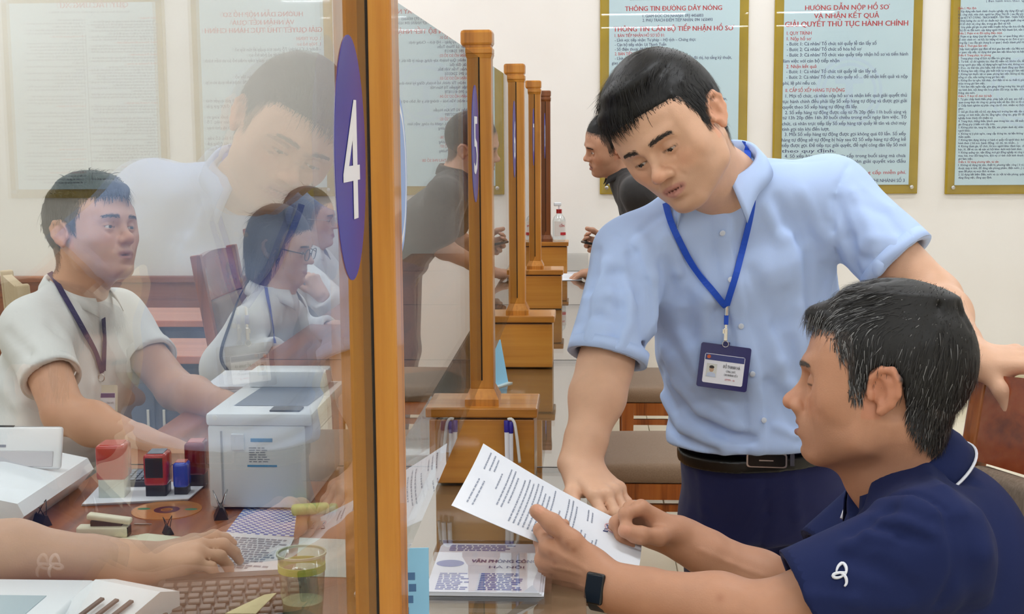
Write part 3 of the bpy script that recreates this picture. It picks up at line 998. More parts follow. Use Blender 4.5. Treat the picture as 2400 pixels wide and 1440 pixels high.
def arm(S, sh, el, wr, r=(.050, .043, .036, .0265), k=.02):
    sh, el, wr = map(np.asarray, (sh, el, wr))
    S.cap(sh, el, r[0], r[1], k)
    mid = el+(wr-el)*.30
    S.cap(el, mid, r[1]*.96, r[1]*1.02, k); S.cap(mid, wr, r[1]*.98, r[3], k)
    S.loft(el+(wr-el)*.75, wr, (r[2]*.86, r[2]*.78), (r[3]*1.12, r[3]*.88), np.cross(wr-el, (0.2, .3, 1)), .02)

def sleeve(sh, end, r0, r1, inner, folds=(), k=.02, extra=None):
    """short sleeve as a hollow cone that ends in a clean cuff"""
    sh, end = np.asarray(sh, float), np.asarray(end, float); ax = unit(end-sh)
    s = Sculpt(); s.cap(sh, end+ax*.06, r0, r1, .01)
    if extra: extra(s)
    s.plane(end, ax, .003)
    s.cap(end-ax*.012, end+ax*.10, inner, inner, .003, 's')
    return s

def cuff(end, ax, r, m, parent, wdt=.022, name='sleeve_hem', squash=None):
    """stitched hem band round a sleeve end"""
    ax = unit(ax); u = unit(np.cross(ax, (.1, .2, 1))); v = np.cross(ax, u); n = 36
    V = []
    for dz, rr in ((-wdt, r+.0012), (.0006, r+.0014), (.0006, r-.003), (-wdt, r-.003)):
        for i in range(n):
            a = math.tau*i/n; V.append(np.asarray(end)+ax*dz+(u*math.cos(a)+v*math.sin(a))*rr)
    f = []
    for k_ in range(4):
        for i in range(n): f.append((k_*n+i, k_*n+(i+1) % n, ((k_+1) % 4)*n+(i+1) % n, ((k_+1) % 4)*n+i))
    return mobj(name, np_mesh(name, V, f, True), m, parent)

def collar(F, m, parent, r=(.064, .070), leaf=.05, tip=.075, gap=.35, rise=.035, name='collar', thick=.0022, flare=.016, tipout=.02, trim=None, stand=.03):
    """shirt collar in frame F (x right, y front, z up, origin at the neck's base): stand, fold and pointed leaves"""
    n = 48; rows = []
    for i in range(n+1):
        a = gap+(math.tau-2*gap)*i/n                  # 0 = front
        fr = .5+.5*math.cos(a)                        # 1 at front
        sx, cy = math.sin(a), math.cos(a)
        zt = rise*(1-fr)+.002
        edge = min(1.0, min(a-gap, math.tau-gap-a)/.55)
        tp = (1-edge)**1.5
        inner = np.array([r[0]*sx*.97, r[1]*cy*.97, zt-stand])
        fold0 = np.array([r[0]*sx, r[1]*cy, zt])
        fold1 = np.array([(r[0]+.006)*sx, (r[1]+.006)*cy, zt+.001])
        dl = leaf+(tip-leaf)*tp
        so = math.copysign(1, sx)
        low = np.array([(r[0]+.006+flare)*sx+so*tipout*tp*.6, (r[1]+.006+flare)*cy+tipout*tp*.5, zt-dl])
        mid = fold1*.5+low*.5+np.array([sx, cy, 0])*.004
        rows.append([inner, fold0, fold1, mid, low])
    V = F(np.array(rows).reshape(-1, 3)); k = 5; f = []
    for i in range(n):
        for j in range(k-1): f.append((i*k+j, (i+1)*k+j, (i+1)*k+j+1, i*k+j+1))
    me = np_mesh(name, V, f, True)
    bm = bmesh.new(); bm.from_mesh(me)
    bmesh.ops.recalc_face_normals(bm, faces=bm.faces[:])
    bmesh.ops.solidify(bm, geom=bm.faces[:], thickness=thick)
    bm.to_mesh(me); bm.free()
    me.polygons.foreach_set('use_smooth', np.ones(len(me.polygons), dtype=bool))
    o = mobj(name, me, m, parent)
    if trim is not None:
        low = F(np.array([rw[4] for rw in rows])); lowu = F(np.array([rw[3] for rw in rows]))
        t_ = MB(); t_.tube([p+F.d(np.array([math.sin(gap+(math.tau-2*gap)*i/n), math.cos(gap+(math.tau-2*gap)*i/n), 0]))*.002+(q-p)*.12 for i, (p, q) in enumerate(zip(low, lowu))], .0022, 6)
        t_.build('collar_stripe', trim, o)
    return o

def fabric(name, c1, c2=None, rough=.85, weave=700, bump=.15, sheen=.15, wr=0.35, wscale=9.0):
    """cloth: colour, fine weave, soft large creases"""
    if name in MATS: return MATS[name]
    m = mat(name, c1, rough, spec=.25, sheen=sheen)
    t = NT(m); b = bsdf(m); tc = t.add('ShaderNodeTexCoord')
    nz = t.add('ShaderNodeTexNoise'); nz.inputs['Scale'].default_value = weave; nz.inputs['Detail'].default_value = 2
    t.link(tc.outputs['Object'], nz.inputs['Vector'])
    n2 = t.add('ShaderNodeTexNoise'); n2.inputs['Scale'].default_value = wscale; n2.inputs['Detail'].default_value = 2.5; n2.inputs['Distortion'].default_value = 1.2
    t.link(tc.outputs['Object'], n2.inputs['Vector'])
    b1 = t.add('ShaderNodeBump'); b1.inputs['Strength'].default_value = bump; b1.inputs['Distance'].default_value = .0006
    b2 = t.add('ShaderNodeBump'); b2.inputs['Strength'].default_value = wr; b2.inputs['Distance'].default_value = .02
    t.link(nz.outputs['Fac'], b1.inputs['Height']); t.link(n2.outputs['Fac'], b2.inputs['Height'])
    t.link(b2.outputs[0], b1.inputs['Normal']); t.link(b1.outputs[0], b.inputs['Normal'])
    return m

M_SKIN = vcol_mat('skin', .48, sub=.06, spec=.35, bump=.12, bscale=420, mott=.07)

def finish_body(S, h, label, F, o, tips=(), extra_col=None, group='people at the counter', hair_n=4000, seed=1, hair_voxel=.0032):
    V, Fc = S.mesh(h)
    N = vnormals(V, Fc)
    C = np.tile(np.asarray(o['skin'], float), (len(V), 1))
    if tips: paint_nails(V, C, tips, o['skin'])
    if extra_col: extra_col(V, C)
    C = head_colors(V, C, F, o)
    me = np_mesh('person', V, Fc, True); set_cols(me, C)
    b = mobj('person', me, M_SKIN)
    tag(b, label, 'person', group)
    make_eyes(F, o, b)
    make_brows(F, o, V, N, b)
    if o.get('haircol') is not None: make_hair(F, o, b, V, N, n=hair_n, seed=seed, voxel=hair_voxel)
    return b, V, N

def legs(S, hipL, hipR, kneeL, kneeR, ankL, ankR, r=(.088, .064, .055), k=.03):
    for a, b, c in ((hipL, kneeL, ankL), (hipR, kneeR, ankR)):
        S.cap(a, b, r[0], r[1], k); S.cap(b, c, r[1], r[2], k)

def shoe(pos, fwd, m, parent):
    s = Sculpt(); f = unit(fwd); p = np.asarray(pos, float)
    s.cap(p+f*-.04+np.array([0, 0, .04]), p+f*.14+np.array([0, 0, .032]), .042, .034, .02)
    s.plane((0, 0, .002), (0, 0, -1), .004)
    return sculpt_obj(s, .006, 'shoe', m, parent)[0]
# ------------------------------------------------------------------ the room
X0, X1, Y0, Y1, H = -4.2, 4.4, -9.0, 7.0, 2.95
M_WALL = noise_color('wall_paint', rgb(239, 235, 229), rgb(236, 231, 224), nscale=3, rough=.6, bump=.03, bscale=60)
M_CEIL = mat('ceiling_paint', (.82, .82, .80), .8)
M_BASE = noise_color('baseboard_tile', rgb(214, 203, 172), rgb(200, 190, 158), nscale=14, rough=.3)
M_TILE = noise_color('floor_tile_stone', rgb(226, 216, 192), rgb(214, 203, 177), nscale=2.5, rough=.22, detail=6)
M_GROUT = mat('grout', rgb(176, 166, 142), .8)
M_WAIN = wood('panel_wood', rgb(120, 66, 40), rgb(146, 84, 52), rgb(160, 98, 62), axis=0, rough=.45)

def struct(name, lo, hi, m, bev=0.0, parent=None):
    o = MB().box(lo, hi, bev).build(name, m, parent)
    if parent is None: o['kind'] = 'structure'
    return o
struct('wall_back', (X0-.2, Y1, 0), (X1+.2, Y1+.2, H), M_WALL)
struct('wall_left', (X0-.2, Y0, 0), (X0, Y1, H), M_WALL)
struct('wall_right', (X1, Y0, 0), (X1+.2, Y1, H), M_WALL)
struct('wall_front', (X0-.2, Y0-.2, 0), (X1+.2, Y0, H), M_WALL)
struct('ceiling', (X0-.2, Y0-.2, H), (X1+.2, Y1+.2, H+.15), M_CEIL)
floor = struct('floor', (X0-.2, Y0-.2, -.12), (X1+.2, Y1+.2, -.006), M_GROUT)
struct('baseboard_back', (-1.05, Y1-.012, 0), (X1, Y1, .12), M_BASE, .003)
struct('baseboard_right', (X1-.012, Y0, 0), (X1, Y1-.012, .12), M_BASE, .003)
struct('trim_1', (X0, Y1-.03, 0), (-1.05, Y1, .60), M_WAIN)
struct('trim_2', (X0, Y1-.045, .60), (-1.04, Y1, .635), M_WAIN, .006)

tile_me = None
for i in range(-5, 7):
    for j in range(0, 12):
        cx, cy = .17+i*.6, 6.7-j*.6
        if tile_me is None:
            t = MB().box((-.2985, -.2985, -.03), (.2985, .2985, 0), .002, 1).build('floor_tile', M_TILE, floor); tile_me = t.data
        else:
            t = bpy.data.objects.new('floor_tile', tile_me); link(t, floor)
        t.location = (cx, cy, 0)
big = MB()
big.box((X0-.1, Y0, -.02), (X1, -.2, -.001))
big.build('floor_field', M_TILE, floor)['kind'] = 'stuff'

# ceiling lamps: the only light of the room
M_LAMP = mat('lamp_diffuser', (.9, .9, .9), .5, emit=(.945, .985, 1.04), estr=8.0)
M_LFRAME = mat('lamp_frame', (.85, .85, .85), .35)
proto = None
for r, ly in enumerate((-7.4, -5.0, -2.6, -.2, 2.2, 4.6, 6.2)):
    for c, lx in enumerate((-3.1, -1.1, .9, 2.9)):
        if proto is None:
            proto = empty('ceiling_lamp', (lx, ly, H))
            fr = MB()
            fr.box((-.61, -.16, -.02), (.61, -.145, 0)); fr.box((-.61, .145, -.02), (.61, .16, 0))
            fr.box((-.61, -.145, -.02), (-.595, .145, 0)); fr.box((.595, -.145, -.02), (.61, .145, 0))
            fr.build('frame', M_LFRAME, proto)
            MB().poly([(-.595, -.145, -.008), (.595, -.145, -.008), (.595, .145, -.008), (-.595, .145, -.008)], [(3, 2, 1, 0)]).build('diffuser', M_LAMP, proto)
            o = proto
        else: o = copy_tree(proto)
        o.location = (lx, ly, H)
        tag(o, 'long white LED panel lamp set into the office ceiling', 'ceiling lamp', 'ceiling panel lamps')

# ------------------------------------------------------------------ posters on the back wall
M_GOLD = noise_color('gold_board', rgb(176, 148, 44), rgb(166, 138, 38), nscale=8, rough=.35, spec=.3)
M_PRINT = noise_color('poster_print', rgb(206, 229, 236), rgb(201, 225, 233), nscale=2, rough=.5)
M_RED = mat('red_ink', rgb(196, 44, 52), .6); M_NAVY = mat('navy_ink', rgb(36, 50, 104), .6); M_GREYI = mat('grey_ink', rgb(96, 108, 128), .6)
M_FAINT = mat('faint_ink', rgb(200, 222, 236), .6)
M_ACR = pane_mat('acrylic', (.985, .99, .99))
M_STEEL = mat('steel', (.62, .62, .62), .25, metal=1.0)
PW = 3200.0/7.0      # pixels per metre on that wall

def poster(px_l, px_r, py_t, py_b, lines, label, cat='poster', emblem=None, vline=None):
    a = P(px_l, py_b, Y1); b = P(px_r, py_b, Y1); c = P(px_l, py_t, Y1)
    wd, ht = b[0]-a[0], c[2]-a[2]
    root = empty('wall_poster', (a[0], Y1-.001, a[2]), label=label, cat=cat, group='framed notice posters on the back wall')
    MB().box((0, -.012, 0), (wd, 0, ht), .002).build('gold_backing_board', M_GOLD, root)
    mx, my = .045, .045
    MB().box((mx, -.016, my), (wd-mx, -.012, ht-my)).build('printed_panel', M_PRINT, root)
    MB().box((.006, -.034, .006), (wd-.006, -.029, ht-.006)).build('acrylic_sheet', M_ACR, root)
    for sx in (mx*.75, wd-mx*.75):
        for sz in (my*.75, ht-my*.75):
            MB().cyl((sx, -.012, sz), (sx, -.029, sz), .006, seg=12).cyl((sx, -.034, sz), (sx, -.040, sz), .010, seg=16, bev=.002).build('standoff_screw', M_STEEL, root, True, 40)
    # writing: pixel positions surveyed from the photograph, converted to the poster's own plane
    Mx = Matrix(((1, 0, 0, 0), (0, 0, 1, -.0165), (0, 1, 0, 0), (0, 0, 0, 1)))
    def conv(px, py):
        q = P(px, py, Y1-.0165); return q[0]-a[0], q[2]-a[2]
    groups = {}
    for (s, x0, x1, yb, hpx, ink, bold) in lines:
        lx, lz = conv(x0, yb); rx, _ = conv(x1, yb)
        groups.setdefault(ink, []).append((s, lx, lz, hpx/PW*1.38, 'LEFT', bold, rx-lx))
    for ink, ls in groups.items():
        o = text_mesh(ls, ink+'_lettering', {'red': M_RED, 'navy': M_NAVY, 'grey': M_GREYI, 'faint': M_FAINT}[ink], root, Mx)
        o['kind'] = 'stuff'
    if emblem:
        ex, ez = conv(*emblem); m = MB()
        for r in (.165, .135):
            b = bmesh.new(); vs = [(b.verts.new((ex+(r-.008)*math.cos(t)*.95, -.0163, ez+(r-.008)*math.sin(t))), b.verts.new((ex+(r+.008)*math.cos(t)*.95, -.0163, ez+(r+.008)*math.sin(t)))) for t in [i*math.tau/40 for i in range(40)]]
            for i in range(40): b.faces.new((vs[i][0], vs[i][1], vs[(i+1) % 40][1], vs[(i+1) % 40][0]))
            m._merge(b, None)
        m.box((ex-.07, -.0163, ez+.04), (ex+.07, -.0158, ez+.075)); m.box((ex-.018, -.0163, ez-.09), (ex+.018, -.0158, ez+.04))
        m.box((ex-.05, -.0163, ez-.11), (ex+.05, -.0158, ez-.09))
        m.build('faint_emblem', M_FAINT, root)
    if vline:
        lx, _ = conv(vline, 200)
        MB().box((lx, -.0168, my+.03), (lx+.003, -.0158, ht-my-.16)).build('column_rule', M_GREYI, root)
    return root

L1 = [('CHI NHÁNH SỐ 3', 1475, 1528, 1, 5, 'grey', 0.0),
      ('THÔNG TIN ĐƯỜNG DÂY NÓNG', 1465, 1692, 26, 11, 'red', .02),
      ('1. GIÁM ĐỐC CHI NHÁNH: 093 4456803', 1506, 1648, 41, 7, 'navy', .012),
      ('2. PHỤ TRÁCH ĐIỂM TIẾP NHẬN: 094 1650493', 1506, 1670, 51, 7, 'navy', .012),
      ('THÔNG TIN CÁN BỘ TIẾP NHẬN HỒ SƠ', 1438, 1718, 74, 11, 'red', .02)]
y = 87.0
def p1(s, x0, x1, ink='navy'):
    global y
    L1.append((s, x0, x1, y, 7, ink, .012)); y += 10.7
names = ['Lê Thanh Tuấn', 'Trần Việt Bắc', 'Nguyễn Thị Nam Hải', 'Vũ Thị Kim Huyền', 'Ngô Quý Dương']
phones = ['091 3540119', '091 2243335', '090 4111878', '083 8237789', '098 9866868']
fields = [['- Lĩnh vực tiếp nhận: Tư pháp – Hộ tịch – Chứng thực'],
          ['- Lĩnh vực tiếp nhận: Quy hoạch xây dựng, quản lý đô thị, hạ tầng kỹ thuật,', 'giao thông vận tải, đất đai'],
          ['- Lĩnh vực tiếp nhận: Tài chính, kế hoạch, đăng ký kinh doanh'],
          ['- Lĩnh vực tiếp nhận: Văn hoá – thông tin, y tế, bảo trợ trẻ em, tệ nạn,', 'đào tạo'],
          ['- Lĩnh vực tiếp nhận: Nội vụ, người có công, việc làm']]
for i in range(5):
    p1('%d. BÀN TIẾP NHẬN HỒ SƠ SỐ 0%d:' % (i+1, i+1), 1441, 1558, 'red')
    for s in fields[i]:
        x0 = 1441 if s[0] == '-' else 1434
        p1(s, x0, min(1719, x0+3.65*len(s)))
    p1('- Cán bộ tiếp nhận: '+names[i], 1441, 1441+3.65*(20+len(names[i])))
    p1('- Số điện thoại: '+phones[i], 1441, 1545)
for i in (6, 7):
    p1('%d. BÀN TIẾP NHẬN HỒ SƠ SỐ 0%d:' % (i, i), 1441, 1558, 'red')
    p1('- Cán bộ TTHC của Phường', 1470, 1560)
y += 12
p1('BÀN TRẢ KẾT QUẢ VÀ THU PHÍ SỐ 08', 1450, 1600, 'red')
poster(1406, 1748, -40, 455, L1, 'gold-edged notice board with staff phone numbers, nearest the row of wooden posts', emblem=(1590, 215))

L2 = [('HƯỚNG DẪN NỘP HỒ SƠ', 1887, 2083, 24, 11, 'red', .02), ('VÀ NHẬN KẾT QUẢ', 1908, 2060, 43, 11, 'red', .02),
      ('GIẢI QUYẾT THỦ TỤC HÀNH CHÍNH', 1840, 2128, 63, 12, 'red', .02)]
for s, x0, x1, yb, ink in [
    ('I. QUY TRÌNH', 1844, 1902, 82, 'red'), ('1. Nộp hồ sơ', 1844, 1900, 95, 'red'),
    ('- Bước 1: Cá nhân/ Tổ chức tới quầy lễ tân lấy số', 1844, 2054, 107, 'navy'), ('- Bước 2: Cá nhân/ Tổ chức số hóa hồ sơ', 1844, 2018, 120, 'navy'),
    ('- Bước 3: Cá nhân/ Tổ chức vào quầy tiếp nhận hồ sơ và tiến hành', 1844, 2128, 133, 'navy'), ('làm việc với cán bộ tiếp nhận', 1836, 1967, 147, 'navy'),
    ('2. Nhận kết quả', 1843, 1913, 160, 'red'), ('- Bước 1: Cá nhân/ Tổ chức tới quầy lễ tân lấy số', 1843, 2053, 172, 'navy'),
    ('- Bước 2: Cá nhân/ Tổ chức vào quầy số ... để nhận kết quả và nộp', 1843, 2127, 185, 'navy'), ('phí, lệ phí nếu có.', 1835, 1913, 199, 'navy'),
    ('II. CẤP SỐ XẾP HÀNG TỰ ĐỘNG', 1841, 1979, 216, 'red'),
    ('1. Mọi tổ chức, cá nhân nộp hồ sơ và nhận kết quả giải quyết thủ', 1841, 2125, 229, 'navy'), ('tục hành chính đều phải lấy Số xếp hàng tự động và được gọi giải', 1834, 2125, 242, 'navy'),
    ('quyết theo Số xếp hàng tự động đã lấy.', 1834, 2010, 255, 'navy'), ('2. Số xếp hàng tự động được cấp từ 7h 20p đến 11h buổi sáng và', 1840, 2124, 268, 'navy'),
    ('từ 13h 20p đến 16h 30 buổi chiều trong mỗi ngày làm việc. Tổ', 1834, 2124, 280, 'navy'), ('chức, cá nhân trực tiếp lấy Số xếp hàng tại quầy lễ tân và chờ máy', 1833, 2124, 294, 'navy'),
    ('tính gọi tên khi đến lượt.', 1833, 1944, 307, 'navy'), ('3. Mỗi Số xếp hàng tự động được gọi không quá 03 lần. Số xếp', 1839, 2123, 319, 'navy'),
    ('hàng tự động sẽ tự động bị hủy sau 02 Số xếp hàng tự động kế', 1832, 2123, 332, 'navy'), ('tiếp được gọi. Để tiếp tục giải quyết, đề nghị công dân lấy Số mới', 1832, 2123, 345, 'navy'),
    ('theo quy định.', 1832, 1958, 358, 'navy'), ('4. Số xếp hàng tự động được cấp trong buổi sáng mà chưa', 1839, 2122, 370, 'navy'),
    ('giải quyết sẽ được bảo lưu, ưu tiên giải quyết vào đầu', 1832, 2122, 383, 'navy'), ('giờ chiều.', 1832, 1880, 396, 'navy'),
    ('* Số thứ tự, hồ sơ được cung cấp miễn phí.', 1870, 2123, 409, 'red'),
    ('TTPVHCC THÀNH PHỐ HÀ NỘI – CHI NHÁNH SỐ 3', 1890, 2120, 428, 'navy')]:
    L2.append((s, x0, x1, yb, 8, ink, .012))
L2 += [('UBND THÀNH PHỐ HÀ NỘI', 1835, 1950, -22, 5, 'grey', 0), ('TRUNG TÂM PHỤC VỤ', 1985, 2110, 354, 9, 'faint', .02)]
poster(1808, 2148, -40, 455, L2, 'gold-edged notice board on queue numbers, behind the light blue shirt', emblem=(1990, 215))

L3 = [('QUY TẮC ỨNG XỬ', 2320, 2492, -8, 13, 'red', .02), ('( Ban hành kèm theo Quyết định số 522/QĐ-UBND )', 2311, 2520, 5, 5, 'navy', 0.008)]
body3 = ['Điều 1. Mục đích', '1. Xây dựng nền hành chính chuyên nghiệp; xây dựng đội ngũ cán', 'bộ, công chức, viên chức, người lao động Thủ đô ( sau đây gọi chung', 'là cán bộ )" KỶ CƯƠNG - TRÁCH NHIỆM - TẬN TÌNH - THÂN THIỆN"', '2. Định hướng cho các bộ các chuẩn mực trong giải quyết công việc đối',
 'với tổ chức và công dân, trong gia đình xã hội.', '3. Góp phần giữ gìn và phát triển truyền thống văn hóa tốt đẹp của', 'Thủ đô và đất nước, xây dựng người Hà Nội thanh lịch, văn minh.', 'Điều 2. Phạm vi và đối tượng điều chỉnh', '1. Phạm vi áp dụng Quy tắc bao gồm: Các cơ quan Đảng, nhà nước,',
 'tổ chức chính trị - xã hội, lực lượng vũ trang và các đơn vị sự nghiệp', 'công lập ( sau đây gọi chung là cơ quan ) thuộc thành phố Hà Nội.', 'Điều 3. Thời gian làm việc', 'Chấp hành nghiêm quy định về thời gian làm việc của Nhà nước và', 'cơ quan; sắp xếp, sử dụng thời gian làm việc khoa học và hiệu quả.',
 'Điều 4. Trang phục, tác phong', '1. Trang phục công sở lịch sự đầu tóc gọn gàng.', '2. Tư thế, cử chỉ nghiêm túc; thái độ niềm nở, khiêm tốn, lễ phép', 'trong người giao tiếp; sử dụng ngôn ngữ hòa nhã, không nói tục.', '3. Đeo, cài thẻ tên, phù hiệu, thẻ chức danh đúng quy định.', '4. Không làm việc riêng, gây mất trật tự trong giờ làm việc.',
 '5. Không hút thuốc tại cơ quan, phòng làm việc; không sử dụng đồ', 'uống có cồn, nấu nướng trong giờ làm việc.', '6. Không đeo tai nghe, bật nhạc, chơi điện tử và các thiết bị giải trí cá', 'nhân trong giờ làm việc.', '7. Nơi làm việc ngăn nắp, gọn gàng; không trưng bày, lưu giữ, phát', 'tán hình ảnh, nội dung văn hóa phẩm đồi trụy, tài liệu chống phá', 'Đảng, nhà nước.',
 'Điều 5. Ý thức tổ chức kỷ luật', '1. Tự giác chấp hành Hiến pháp, pháp luật, nội quy, quy chế của cơ', 'quan trong thực thi công vụ; gương mẫu về đạo đức và lối sống.', '2. Chấp hành nghiêm sự phân công của tổ chức, nhiệm vụ được', 'giao.', '3. Giữ gìn đoàn kết nội bộ, xây dựng môi trường làm việc dân chủ kỷ', 'cương; có tinh thần cầu thị, lắng nghe; cộng tác, giúp đỡ đồng', 'nghiệp hoàn thành tốt nhiệm vụ.',
 '4. Trung thực, thẳng thắn, khách quan trong báo cáo, đề xuất, tham', 'gia đóng góp ý kiến với cấp trên.', '5. Không phát tán, tung tin, bịa đặt, xúc phạm danh dự, nhân phẩm', 'người khác.', '6. Không tự ý phát ngôn, cung cấp thông tin, tài liệu không thuộc', 'thẩm quyền.', '7. Không lạm dụng, không có hành vi quấy rối người khác dưới mọi', 'hình thức ( lời nói, hành động, cử chỉ, tin nhắn... ).',
 '8. Không tham gia, tổ chức, lôi kéo người khác đánh bạc, chơi cờ', 'bạc, lô, đề và các tệ nạn xã hội khác dưới mọi hình thức.', '9. Không quảng cáo, vận động, mời gọi đồng nghiệp và công dân', 'mua, bán, trao đổi hàng hóa, dịch vụ có tính chất kinh doanh trong', 'giờ làm việc.', 'Điều 6. Sử dụng phương tiện, tài sản', '1. Không sử dụng tài sản, thiết bị, phương tiện công ( ô tô, điện', 'thoại, máy vi tính, đồ dùng văn phòng phẩm, điện nước...) của cơ', 'quan để phục vụ mục đích cá nhân.', '2. Sử dụng tiết kiệm điện, nước và các vật tư văn phòng; quản lý và', 'dùng đúng việc, đúng quy định.']
yy = 22.0
for k, s in enumerate(body3):
    ink = 'red' if s.startswith('Điều') else 'navy'
    L3.append((s, 2246, 2246+min(168, 2.62*len(s)), yy, 5.0, ink, .02)); yy += 7.35
yy = 22.0
for k, s in enumerate(body3[::-1][:50]):
    ink = 'red' if s.startswith('Điều') else 'navy'
    L3.append((s, 2428, 2428+min(150, 2.35*len(s)), yy, 4.6, ink, .012)); yy += 8.1
poster(2213, 2618, -40, 455, L3, 'widest gold-edged notice board with small two-column print, cut by the right edge', emblem=(2400, 215), vline=2421)

# ------------------------------------------------------------------ counter: desks, pedestals, posts, glass
M_POST = wood('post_wood', rgb(142, 84, 20), rgb(194, 124, 40), rgb(212, 146, 58), axis=2, rough=.32)
M_PED = wood('pedestal_wood', rgb(158, 98, 28), rgb(190, 124, 42), rgb(206, 144, 58), axis=0, rough=.3, freq=.6)
M_DESK = wood('desk_wood', rgb(112, 56, 14), rgb(150, 80, 26), rgb(172, 98, 40), axis=1, rough=.3, freq=.5)
M_SLOT = mat('slot_shadow', rgb(28, 16, 8), .9)
M_PANE = pane_mat('partition_glass', (.95, .97, .96), r0=.06)
M_EDGE = mat('pane_edge', rgb(120, 170, 160), .2)
M_DTOP = pane_mat('desk_glass', (.93, .94, .93), r0=.22)
M_RAIL = mat('desk_edge_black', rgb(22, 20, 20), .4)
M_LAM = noise_color('pale_laminate', rgb(176, 150, 116), rgb(164, 138, 104), nscale=6, rough=.2)
ZT, ZD = .89, .75
XL, XR = -.72, .19
ordn = ['nearest', 'second', 'third', 'fourth', 'fifth', 'farthest']
for i in range(0, 6):
    yc = 1.2*i
    if i <= 5:
        nm = 'square wooden partition post with moulded cap, '
        lab = ['beside the viewer, out of the frame', 'nearest, beside the blue 4 oval', 'second from the viewer, above the tied pens', 'third from the viewer', 'fourth from the viewer', 'smallest, nearest the back wall'][i]
        o = empty('partition_post', (0, yc, ZT), label=nm+lab, cat='post', group='partition posts along the counter')
        PM = M_POST if i < 5 else wood('post_wood_shaded', rgb(84, 42, 14), rgb(122, 66, 24), rgb(140, 80, 32), axis=2, rough=.35)  # farthest post: its shade is put into darker wood colours
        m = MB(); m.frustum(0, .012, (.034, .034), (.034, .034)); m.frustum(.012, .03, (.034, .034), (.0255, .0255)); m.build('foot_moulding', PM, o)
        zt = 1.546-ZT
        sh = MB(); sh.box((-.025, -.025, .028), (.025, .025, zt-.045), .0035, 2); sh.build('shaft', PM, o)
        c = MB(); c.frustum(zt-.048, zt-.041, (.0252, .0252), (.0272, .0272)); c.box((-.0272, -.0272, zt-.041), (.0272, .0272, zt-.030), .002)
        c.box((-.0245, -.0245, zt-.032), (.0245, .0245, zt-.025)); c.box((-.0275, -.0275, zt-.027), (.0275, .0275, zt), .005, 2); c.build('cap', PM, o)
        for sy in (-1, 1):
            MB().box((-.004, sy*.0252-.0004, .045), (.0052, sy*.0252+.0004, .62)).build('glass_slot', M_SLOT, o)
        q = empty('pedestal', (.009, yc+.02, ZD), label='varnished wooden pedestal box under the '+['post beside the viewer', 'nearest partition post', 'second post, tied pens in front', 'third partition post', 'fourth partition post', 'farthest post, bottle on top'][i], cat='pedestal', group='pedestals on the counter desks')
        MB().box((-.088, -.063, .002), (.088, .063, .118), .002).build('box', M_PED, q)
        MB().box((-.084, -.059, .116), (.084, .059, .123)).build('recess', mat('recess_wood', rgb(70, 36, 10), .6), q)
        MB().box((-.094, -.069, .122), (.094, .069, .14), .003).build('slab', M_PED, q)
    if i < 5:
        gp = empty('glass_pane', (0, yc+.6, .935), label='clear glass partition pane ' + ['in front of the left half, nearest the viewer, marked 4', 'between the first and second posts, marked 5', 'between the second and third posts, marked 6', 'between the third and fourth posts, marked 7', 'between the fourth and fifth posts, marked 8'][i], cat='glass pane', group='glass partition panes')
        MB().box((-.004, -.574, 0), (.004, .574, .565)).build('sheet', M_PANE, gp)
    # desk
    ya, yb = yc+.09, yc+1.285
    if i == 5: yb = 6.97
    if i >= 1:
        d = empty('counter_desk', (0, (ya+yb)/2, 0), label=['', 'glass-topped counter desk nearest the viewer, holding the printer and stamps', 'second counter desk, in front of the white-shirted clerk', 'third counter desk, in front of the clerk with dark-rimmed glasses', 'fourth counter desk, where the man in the black shirt leans', 'short counter desk against the back wall'][i], cat='desk', group='counter desks')
        hy = (yb-ya)/2
        MB().box((XL, -hy, ZD-.045), (-.10, hy, ZD), .002).build('desk_top', M_DESK, d)
        MB().box((-.10, -hy, ZD-.045), (XR, hy, ZD-.009), .002).build('customer_ledge', M_LAM, d)
        MB().box((-.10, -hy, ZD-.008), (XR, hy, ZD)).build('glass_top', M_DTOP, d)
        e = MB(); e.box((XL+.01, -hy-.004, ZD-.046), (XR-.001, -hy, ZD+.0005)); e.build('black_edge_strip', M_RAIL, d)
        MB().box((XL+.02, -hy+.01, .03), (.10, -hy+.03, ZD-.046)).build('side_panel', M_PED, d)
        MB().box((XL+.02, hy-.03, .03), (.10, hy-.01, ZD-.046)).build('side_panel', M_PED, d)
        MB().box((.06, -hy+.03, .12), (.08, hy-.03, ZD-.046)).build('front_panel', M_PED, d)
        MB().box((XL+.05, -hy+.04, .03), (XL+.45, -hy+.30, ZD-.06), .003).build('drawer_unit', M_DESK, d)
        for sx in (XL+.04, .08):
            for sy in (-hy+.02, hy-.02):
                MB().cyl((sx, sy, 0), (sx, sy, .032), .018, seg=12).build('foot', M_RAIL, d)

